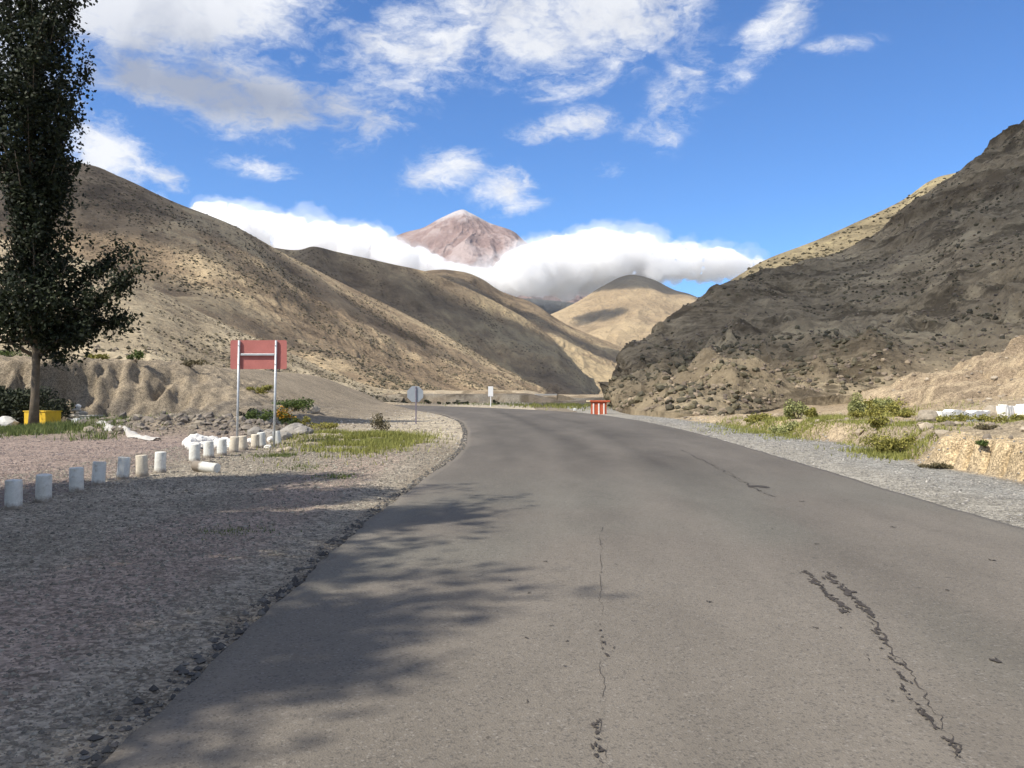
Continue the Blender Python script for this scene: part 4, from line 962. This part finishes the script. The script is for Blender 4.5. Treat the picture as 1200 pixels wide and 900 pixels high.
# red sign seen from behind: board in front of the hills, posts on our side
sgn = link('road_sign', None, label='red rectangular sign board seen from behind on two tall galvanised posts', cat='sign')
pL, pR = G(279.5, 524), G(321.5, 524.5); dS = 24.3
sgn.location = ((pL[0]+pR[0])/2, dS, float(gzi((pL[0]+pR[0])/2, dS)))
bx, by, bz = sgn.location
def loc(px, py, d=dS): q = P(px, py, d); return (q[0]-bx, q[1]-by, q[2]-bz)
x0, x1 = loc(269.4, 400)[0], loc(335.6, 400)[0]; z1, z0 = loc(300, 398.5)[2], loc(300, 432.5)[2]
r = .05; ol = []
for cx, cz, a0 in ((x1-r, z1-r, 0), (x0+r, z1-r, 90), (x0+r, z0+r, 180), (x1-r, z0+r, 270)):
    for k in range(5): a = math.radians(a0+k*22.5); ol.append((cx+r*math.cos(a), cz+r*math.sin(a)))
link('board', MB().prism(ol, .045, .052).mesh('board'), sgn, m_red)
for (pxb, pxt) in ((277.5, 280.2), (320.8, 323.6)):
    b_, t_ = loc(pxb, 526), loc(pxt, 399); mb = MB()
    mb.tube([(b_[0], 0, -.35), (t_[0], 0, t_[2])], .033, 12)
    link('post', mb.mesh('post', True), sgn, m_galv)
mb = MB(); a_, b_ = loc(281.5, 415.5), loc(322.3, 415.8); mb.box(((a_[0]+b_[0])/2, .0, a_[2]), (b_[0]-a_[0]-.03, .04, .06), 0, .008)
link('crossbar', mb.mesh('crossbar'), sgn, m_galv)
for (px, py) in ((280, 405), (280, 427), (323, 405), (323, 427)):
    q = loc(px, py); link('bolt', MB().tube([(q[0], -.045, q[2]), (q[0], -.03, q[2])], .018, 6).mesh('bolt'), sgn, m_galv)

# octagonal sign from behind
g0 = G(486.5, 497); oc = link('octagonal_sign', None, label='grey back of an octagonal stop sign on a thin dark post at the bend', cat='sign')
oc.location = (g0[0], g0[1], float(gzi(g0[0], g0[1])))
zc = (497-461.8)/F*g0[1]; R = .385/math.cos(math.pi/8)
link('board', MB().prism([(R*math.cos(math.radians(22.5+45*k)), zc+R*math.sin(math.radians(22.5+45*k))) for k in range(8)], .028, .034).mesh('board'), oc, m_alu)
link('post', MB().box((0.04, 0, zc*.5+.05), (.055, .05, zc+.62), 0, .006).mesh('post'), oc, m_postd)
for zz in (zc-.2, zc+.2): link('bolt', MB().tube([(.04, -.04, zz), (.04, -.02, zz)], .015, 6).mesh('bolt'), oc, m_galv)
# small white sign far off
dd = 85; q = P(575, 477.5, dd); wsn = link('marker_sign', None, label='small white upright rectangular sign on a white post beyond the bend', cat='sign')
wsn.location = (q[0], dd, float(gzi(q[0], dd)))
bz = wsn.location[2]; zt = P(575, 452.8, dd)[2]-bz; zb = P(575, 464.5, dd)[2]-bz
link('board', MB().box((0, -.03, (zt+zb)/2), (.50, .02, zt-zb), 0, .004).mesh('board'), wsn, m_white)
link('post', MB().box((0, 0, zb/2+.1), (.09, .03, zb+.5), 0, .004).mesh('post'), wsn, m_white)
# thin kerb marker near the far parapet
q = P(673.5, 482, 66); km = link('marker_stone', MB().box((0, 0, .12), (.2, .2, .26), 0, .03).mesh('marker_stone'), mat=m_bol, label='small pale square stone on the far road edge left of the red and white parapet', cat='stone')
km.location = (q[0], 66, float(gzi(q[0], 66)))

# red and white parapet
m_pr = simple('parapet_red', (.50, .105, .045), .8, .2, 4, dirt=(.40, .13, .07))
m_pw = simple('parapet_white', (.80, .74, .66), .8, .1, 4)
m_py = simple('parapet_cream', (.74, .62, .38), .8, .1, 4)
dP = 58.5; q = P(702.5, 486.5, dP); pp = link('parapet', None, label='short red concrete parapet with white vertical bars and a wider cap at the bend', cat='parapet')
pp.location = (q[0], dP, float(gzi(q[0], dP))-.05)
def wp(px): return (px-702.5)/F*dP
Hp = 15.6/F*dP
bl_ = MB(); bl_.box((0, .5, Hp/2+.0), (wp(711.5)-wp(693.5), .35, Hp), 0, .015); link('body', bl_.mesh('body'), pp, m_pr)
for px in (696, 702.3, 708.3):
    link('bar', MB().box((wp(px), .31, Hp*.45), (.10, .05, Hp*.88), 0, .01).mesh('bar'), pp, m_pw)
link('cap', MB().box((wp(703.8), .48, Hp+.055), (wp(715.5)-wp(692), .50, .11), 0, .015).mesh('cap'), pp, m_pr)
link('cap_end', MB().box((wp(690), .5, Hp+.05), (wp(692)-wp(688), .46, .09), 0, .015).mesh('cap_end'), pp, m_py)
link('bracket', MB().prism([(wp(711.6), Hp-.28), (wp(715.3), Hp-.02), (wp(711.6), Hp-.02)], .35, .6).mesh('bracket'), pp, m_py)

# bollards
def bollard_mesh(h, r, seed):
    rs = random.Random(seed); mb = MB(); n_ = 18; V = []; Fs = []
    prof = [(-.12, r*1.02), (0, r*1.03), (.02, r), (h*.5, r*.985), (h-.014, r*.97), (h-.003, r*.94), (h, r*.86), (h+.001, 0.001)]
    for z, rr in prof:
        for k in range(n_):
            a = 2*math.pi*k/n_; q = 1+.012*math.sin(3*a+seed)+rs.uniform(-.006, .006); V.append((rr*q*math.cos(a), rr*q*math.sin(a), z))
    for i in range(len(prof)-1):
        for k in range(n_): j = (k+1) % n_; Fs.append((i*n_+k, i*n_+j, i*n_+n_+j, i*n_+n_+k))
    mb.add(V, Fs); return mb.mesh('bollard', True)
BOL = [(16, 598, 34, 0, 'nearest white stub bollard, cut off from the others at the left edge of the photo'),
       (51, 589, 32, 5, 'second bollard from the left edge, leaning right beside the pink gravel'),
       (89.5, 578, 29, 1, 'third bollard from the left edge, standing straight in grey gravel'),
       (115, 570, 28, 5, 'fourth bollard from the left edge, leaning right, close to the third'),
       (143.6, 562.4, 26, 5, 'fifth bollard from the left edge, with a slanting top'),
       (166.8, 558, 25, -2, 'dusty beige bollard, sixth from the left edge'),
       (187.5, 554, 24.5, 2, 'seventh bollard from the left edge, last before the wide gap'),
       (228, 543, 21, -1, 'first bollard after the gap, right above the fallen one'),
       (244.5, 538, 19.5, 1, 'second bollard after the gap, before the white boulders'),
       (260, 535, 19, 1, 'third bollard after the gap, greyish, left of the tall left sign post'),
       (273.5, 530.5, 18.5, 5, 'cream bollard touching the foot of the left sign post'),
       (285, 527, 16.5, -3, 'cream bollard just right of the left sign post'),
       (299, 524.5, 16, -2, 'cream bollard midway between the two sign posts'),
       (307.5, 523.5, 17, 7, 'bright white bollard leaning right, midway between the two sign posts'),
       (325.5, 522.5, 16.5, 7, 'bright white bollard behind the right sign post, end of the row')]
sq = []
for k, (px, py, hp, lean, lb) in enumerate(BOL):
    g_ = G(px, py); d = g_[1]+.1
    X_ = (px-600)/F*d; z = float(gzi(X_, d)); h = hp/F*d
    o = link('bollard', bollard_mesh(h, .108 if k < 7 else .118, k), mat=(m_bol2 if k in (5, 10, 11, 12) else m_bol), label=lb, cat='bollard', group='white stub bollards in a row along the verge')
    o.location = (X_, d, z); o.rotation_euler = (math.radians(random.uniform(-2, 2)), math.radians(lean), random.random()*6)
g_ = G(242, 553); o = link('bollard', bollard_mesh(.44, .105, 77), mat=m_bol, label='fallen bollard lying on its side on the gravel', cat='bollard', group='white stub bollards in a row along the verge')
o.location = (g_[0]-.20, g_[1]+.18, float(gzi(g_[0], g_[1]))+.11); o.rotation_euler = (0, math.radians(94), math.radians(-22))

# white boulders behind the bollards
m_wst = simple('whitewashed_boulder', (.72, .70, .65), .85, .15, 6)
iv2, if2 = ico(2)
def boulder(c0, r, material, label, cat='boulder', group=None, seed=0, name='boulder', flat=.7):
    rs = np.random.default_rng(seed); q = rs.uniform(0, 50)
    k = 1+.30*fbm(iv2[:, 0]*1.1+q, iv2[:, 1]*1.1, iv2[:, 2]*1.1, oct=3)+.08*rs.normal(size=len(iv2))*.5
    V = iv2*k[:, None]*np.array([r*rs.uniform(.9, 1.3), r*rs.uniform(.8, 1.1), r*flat])
    o = link(name, np_mesh(name, V, if2), mat=material, label=label, cat=cat, group=group); o.location = c0; o.rotation_euler = (0, 0, rs.uniform(0, 6)); return o
WB = [(222, 522, .26), (231, 520, .30), (226, 526, .2), (240, 519.5, .22), (249, 519, .20), (237, 525, .18), (256, 520, .19), (264, 519, .18), (251, 524, .16), (272, 520, .17), (280, 518, .16), (268, 525, .15), (292, 519, .15), (302, 517, .13), (318, 519, .14), (314, 524, .10)]
wl = ['largest white boulder at the left end of the heap', 'white boulder on top of the heap beside the largest', 'low white boulder at the front left of the heap']
for k, (px, py, r) in enumerate(WB):
    g_ = G(px, py+1); lb = wl[k] if k < 3 else 'whitewashed stone in the low heap, %s from its left end' % ['fourth', 'fifth', 'sixth', 'seventh', 'eighth', 'ninth', 'tenth', 'eleventh', 'twelfth', 'thirteenth', 'fourteenth', 'fifteenth', 'last'][k-3]
    boulder((g_[0], g_[1], float(gzi(g_[0], g_[1]))+r*.35), r, m_wst, lb, 'stone' if k > 2 else 'boulder', 'whitewashed stones heaped behind the bollards', 100+k, 'white_stone')
m_gst = simple('grey_boulder', (.27, .25, .22), .9, .3, 4)
m_tst = simple('tan_boulder', (.40, .34, .26), .9, .25, 4)
for k, (px, py, d, r, mt, lb) in enumerate([(345, 516, 27.4, .42, m_gst, 'grey rounded boulder right of the last bollard'), (355, 520, 27, .3, m_gst, 'smaller dark boulder leaning on the grey one by the bollards'),
        (333, 521, 26, .22, m_gst, 'dark stone in the shade just right of the sign post'), (338, 533, 22.6, .13, m_tst, 'tan stone on the dirt mound in front of the right sign post'), (328, 533, 22.3, .10, m_tst, 'small tan stone beside the mound stone'),
        (311, 493, 37, .2, m_wst, 'pale round stone in the green bushes between the sign posts'), (300, 512, 29.5, .32, m_gst, 'dark rubble block behind the cream bollards'), (316, 511, 29, .3, m_gst, 'dark rubble block behind the right sign post'), (363, 463, 46, .5, m_tst, 'tan rock at the right end of the broad green bush')]):
    X_ = (px-600)/F*d; boulder((X_, d, float(gzi(X_, d))+r*.25), r, mt, lb, 'boulder', None, 200+k)

# ------------------------------------------------------------------ yellow box, slabs, pipe block, sheeting by the poplar
m_yel = simple('yellow_paint', (.66, .43, .03), .65, .15, 5, dirt=(.48, .31, .04))
yb_ = link('yellow_box', None, label='bright yellow metal box half hidden behind the poplar trunk', cat='box'); dY = 36.4
q = ((45-600)/F*dY, dY); yb_.location = (q[0], q[1], float(gzi(*q))); yb_.rotation_euler = (0, 0, math.radians(-24))
Hy = .66
link('body', MB().box((0, .2, Hy/2), (1.35, .75, Hy), 0, .02).mesh('body'), yb_, m_yel)
link('lid', MB().box((0, .2, Hy+.02), (1.41, .81, .045), 0, .01).mesh('lid'), yb_, m_yel)
link('hasp', MB().box((0, -.185, Hy-.08), (.08, .015, .12), 0, .003).mesh('hasp'), yb_, m_galv)
m_conc = simple('old_concrete', (.40, .37, .31), .9, .2, 5, dirt=(.24, .21, .17))
m_blk = simple('opening_shade', (.03, .028, .025), .95, .2, 5)  # near-black back wall, shade of the opening put into its colour
cb = link('concrete_block', None, label='grey concrete chamber with a dark square opening on its right face', cat='block'); d = 36.0
q = ((103-600)/F*d, d+.3); cb.location = (q[0], q[1], float(gzi(*q))); cb.rotation_euler = (0, 0, math.radians(-14))
link('body', MB().box((-.12, 0, .17), (.50, .5, .40), 0, .02).mesh('body'), cb, m_conc)
link('top_slab', MB().box((.02, 0, .39), (.86, .56, .05), 0, .012).mesh('top_slab'), cb, m_conc)
link('side_wall', MB().box((.40, 0, .16), (.06, .5, .38), 0, .01).mesh('side_wall'), cb, m_conc)
link('back_wall', MB().box((.25, .2, .16), (.24, .06, .36), 0, .005).mesh('back_wall'), cb, m_blk)
dr = link('white_drum', MB().tube([(0, -.22, 0), (0, .22, 0)], .145, 18).mesh('white_drum', True), mat=m_white, label='small white drum lying end-on beside the concrete chamber', cat='drum')
q = ((90.5-600)/F*d, d); dr.location = (q[0], q[1], float(gzi(*q))+.14)
for k, (px, py, wpx, hpx) in enumerate([(91, 487, 24, 3), (92, 483, 20, 3), (95, 480, 16, 2.6), (90, 476.5, 12, 2.4), (92, 472, 8, 3.6)]):
    d = 38.4; w_ = wpx/F*d; h_ = hpx/F*d*1.25; q = P(px, py, d)
    boulder((q[0], d, q[2]-.16), w_/2*.85, m_conc if k < 4 else m_wst, ['widest flat slab at the bottom of the stacked slabs', 'second flat slab of the stack by the bank', 'third flat slab of the stack by the bank', 'top flat slab of the stack by the bank', 'pale stone crowning the stack of slabs'][k], 'slab' if k < 4 else 'stone', 'stacked slabs below the clay bank', 300+k, 'stone_slab', flat=min(.75, h_/w_*1.7))
# crumpled pale sheeting along the yard edge
def ribbon(pts, wid, amp, seed):
    rs = np.random.default_rng(seed); A = resample(np.array(pts, float), 90); n_ = 9; V = []
    for i, p_ in enumerate(A):
        t = A[min(i+1, 89)]-A[max(i-1, 0)]; nrm = np.array([-t[1], t[0]]); nrm = nrm/np.linalg.norm(nrm)
        for j in range(n_):
            s = j/(n_-1)-.5; w_ = wid*(1+.3*math.sin(i*.35+seed)); X_, Y_ = p_[0]+nrm[0]*s*w_, p_[1]+nrm[1]*s*w_
            V.append((X_, Y_, float(gzi(X_, Y_))+.02+amp*(1-(2*s)**2)*(1+.6*vnoise(i*.3, s*3, seed))+rs.normal(0, .008)))
    return np_mesh('sheet', np.array(V), grid_faces(90, n_), True)
pts = [G(112, 506)[:2], G(122, 507)[:2], G(131, 511)[:2], G(146, 511)[:2], G(160, 515)[:2], G(185, 517)[:2]]
link('plastic_sheet', ribbon(pts, .30, .07, 3), mat=simple('pale_sheeting', (.46, .44, .40), .6, .25, 6), label='long crumpled strip of pale sheeting lying along the yard edge', cat='sheeting')
X_ = -21.6; boulder((X_, 36.5, float(gzi(X_, 36.5))+.18), .42, simple('pale_stone', (.55, .54, .50), .8, .2, 5), 'pale grey-white boulder at the left edge beside the dark bush', 'boulder', None, 501)

# ------------------------------------------------------------------ whitewashed stone wall on the right bank
m_ww = simple('whitewashed_masonry', (.86, .83, .76), .9, .08, 7, dirt=(.62, .55, .44), bstr=.6)
m_wg = simple('bare_masonry', (.34, .29, .22), .9, .3, 6, bstr=.6)
def wall_piece(label, stations, hts, thick, ends=True):
    """stations: (px, depth) along the wall; hts: height"""
    root = link('whitewashed_wall', None, label=label, cat='wall', group='whitewashed stone walls on the right bank')
    P0 = np.array([((px-600)/F*d, d) for px, d in stations]); A = resample(np.c_[P0, np.zeros(len(P0))], 60)
    b0 = A[0]; root.location = (b0[0], b0[1], float(gzi(b0[0], b0[1])))
    n_ = 60; V = []
    hh_ = np.interp(np.linspace(0, 1, n_), np.linspace(0, 1, len(hts)), hts)
    for i in range(n_):
        t = A[min(i+1, n_-1)]-A[max(i-1, 0)]; nm = np.array([t[1], -t[0]]); nm = nm/np.linalg.norm(nm)
        zb = float(gzi(A[i, 0], A[i, 1])); h = hh_[i]*(1+.09*float(vnoise(i*.23, 3.0)))
        for s, z in ((1, -.25), (1, h*.5), (.92, h), (-.92, h+.01), (-1, h*.5), (-1, -.25)):
            q = 1+.10*float(vnoise(i*.3, z*5, s)); V.append((A[i, 0]+nm[0]*s*thick/2*q, A[i, 1]+nm[1]*s*thick/2*q, zb+z))
    V = np.array(V)-np.array(root.location)
    Fs = grid_faces(n_, 6); m_ = MB(); m_.add(V, [tuple(f) for f in Fs]+[tuple(range(6)), tuple(range(len(V)-1, len(V)-7, -1))])
    link('wall_face', m_.mesh('wall_face'), root, m_ww); return root, A
wr, A = wall_piece('long low whitewashed wall sloping down to the left on the right bank', [(1098, 25.6), (1115, 25.8), (1135, 26.2), (1157, 27.0)], [.36, .38, .36, .30], .35)
ws = wall_piece('short bright white wall block right of the gap', [(1170.5, 26.6), (1176, 26.6), (1185, 26.9)], [.42, .44, .36], .35)
wq = wall_piece('white wall block cut off by the right edge of the photo', [(1193, 26.6), (1204, 26.9), (1240, 27.5)], [.40, .42, .42], .35)
for k, (px, d, r, lb) in enumerate([(1087, 25.4, .24, 'upright brown stone at the left end of the long white wall'), (1094.5, 25.5, .17, 'dark narrow stone set against the white wall end'), (1163, 27, .27, 'grey stone filling the gap between the white walls'), (1187, 27.2, .24, 'grey stone right of the short white block')]):
    X_ = (px-600)/F*d; boulder((X_, d, float(gzi(X_, d))+r*.5), r, m_wg, lb, 'stone', None, 400+k, 'wall_stone', flat=1.15)
# far concrete edge of the bridge approach and dark shrubs along the far road
m_pc = simple('pale_concrete', (.62, .58, .50), .85, .1, 4)
q = P(640, 462.5, 200); fb = link('bridge_slab', MB().box((0, 0, 0), (5.2, 3.0, .32), math.radians(-4), .04).mesh('bridge_slab'), mat=m_pc, label='pale concrete slab edge far down the valley at the hill foot', cat='slab'); fb.location = (q[0], 200, q[2])
mb_ = MB().prism([(0, 0), (2.5, -.55), (6.0, -1.9), (6.0, -2.3), (0, -2.3)], -2, 2).mesh('embankment'); e_ = link('embankment', mb_, mat=simple('embankment_earth', (.45, .36, .24), .95, .3, 1), label='pale earth embankment sloping down from the far concrete slab', cat='embankment'); e_.location = (q[0]+2.6, 200, q[2]+.1)
for k, (px, py, w_, h_) in enumerate([(436, 474, 9, 2.5), (452.5, 474.5, 6, 4), (461, 474.5, 7, 4), (476, 474.5, 9, 3), (500, 475, 10, 5), (513.5, 475, 5, 3), (525, 475.5, 5, 3), (536, 475, 16, 6), (545, 475, 8, 4), (582, 477, 9, 7)]):
    d = 104 if px < 500 else 100
    shrub(px, py, d, w_, h_, M_dark, ['first', 'second', 'third', 'fourth', 'fifth', 'sixth', 'seventh', 'eighth', 'ninth', 'last'][k]+' low dark bush from the left in the line beyond the far road edge', 160, .16, group='low dark bushes in a line beyond the far road edge')
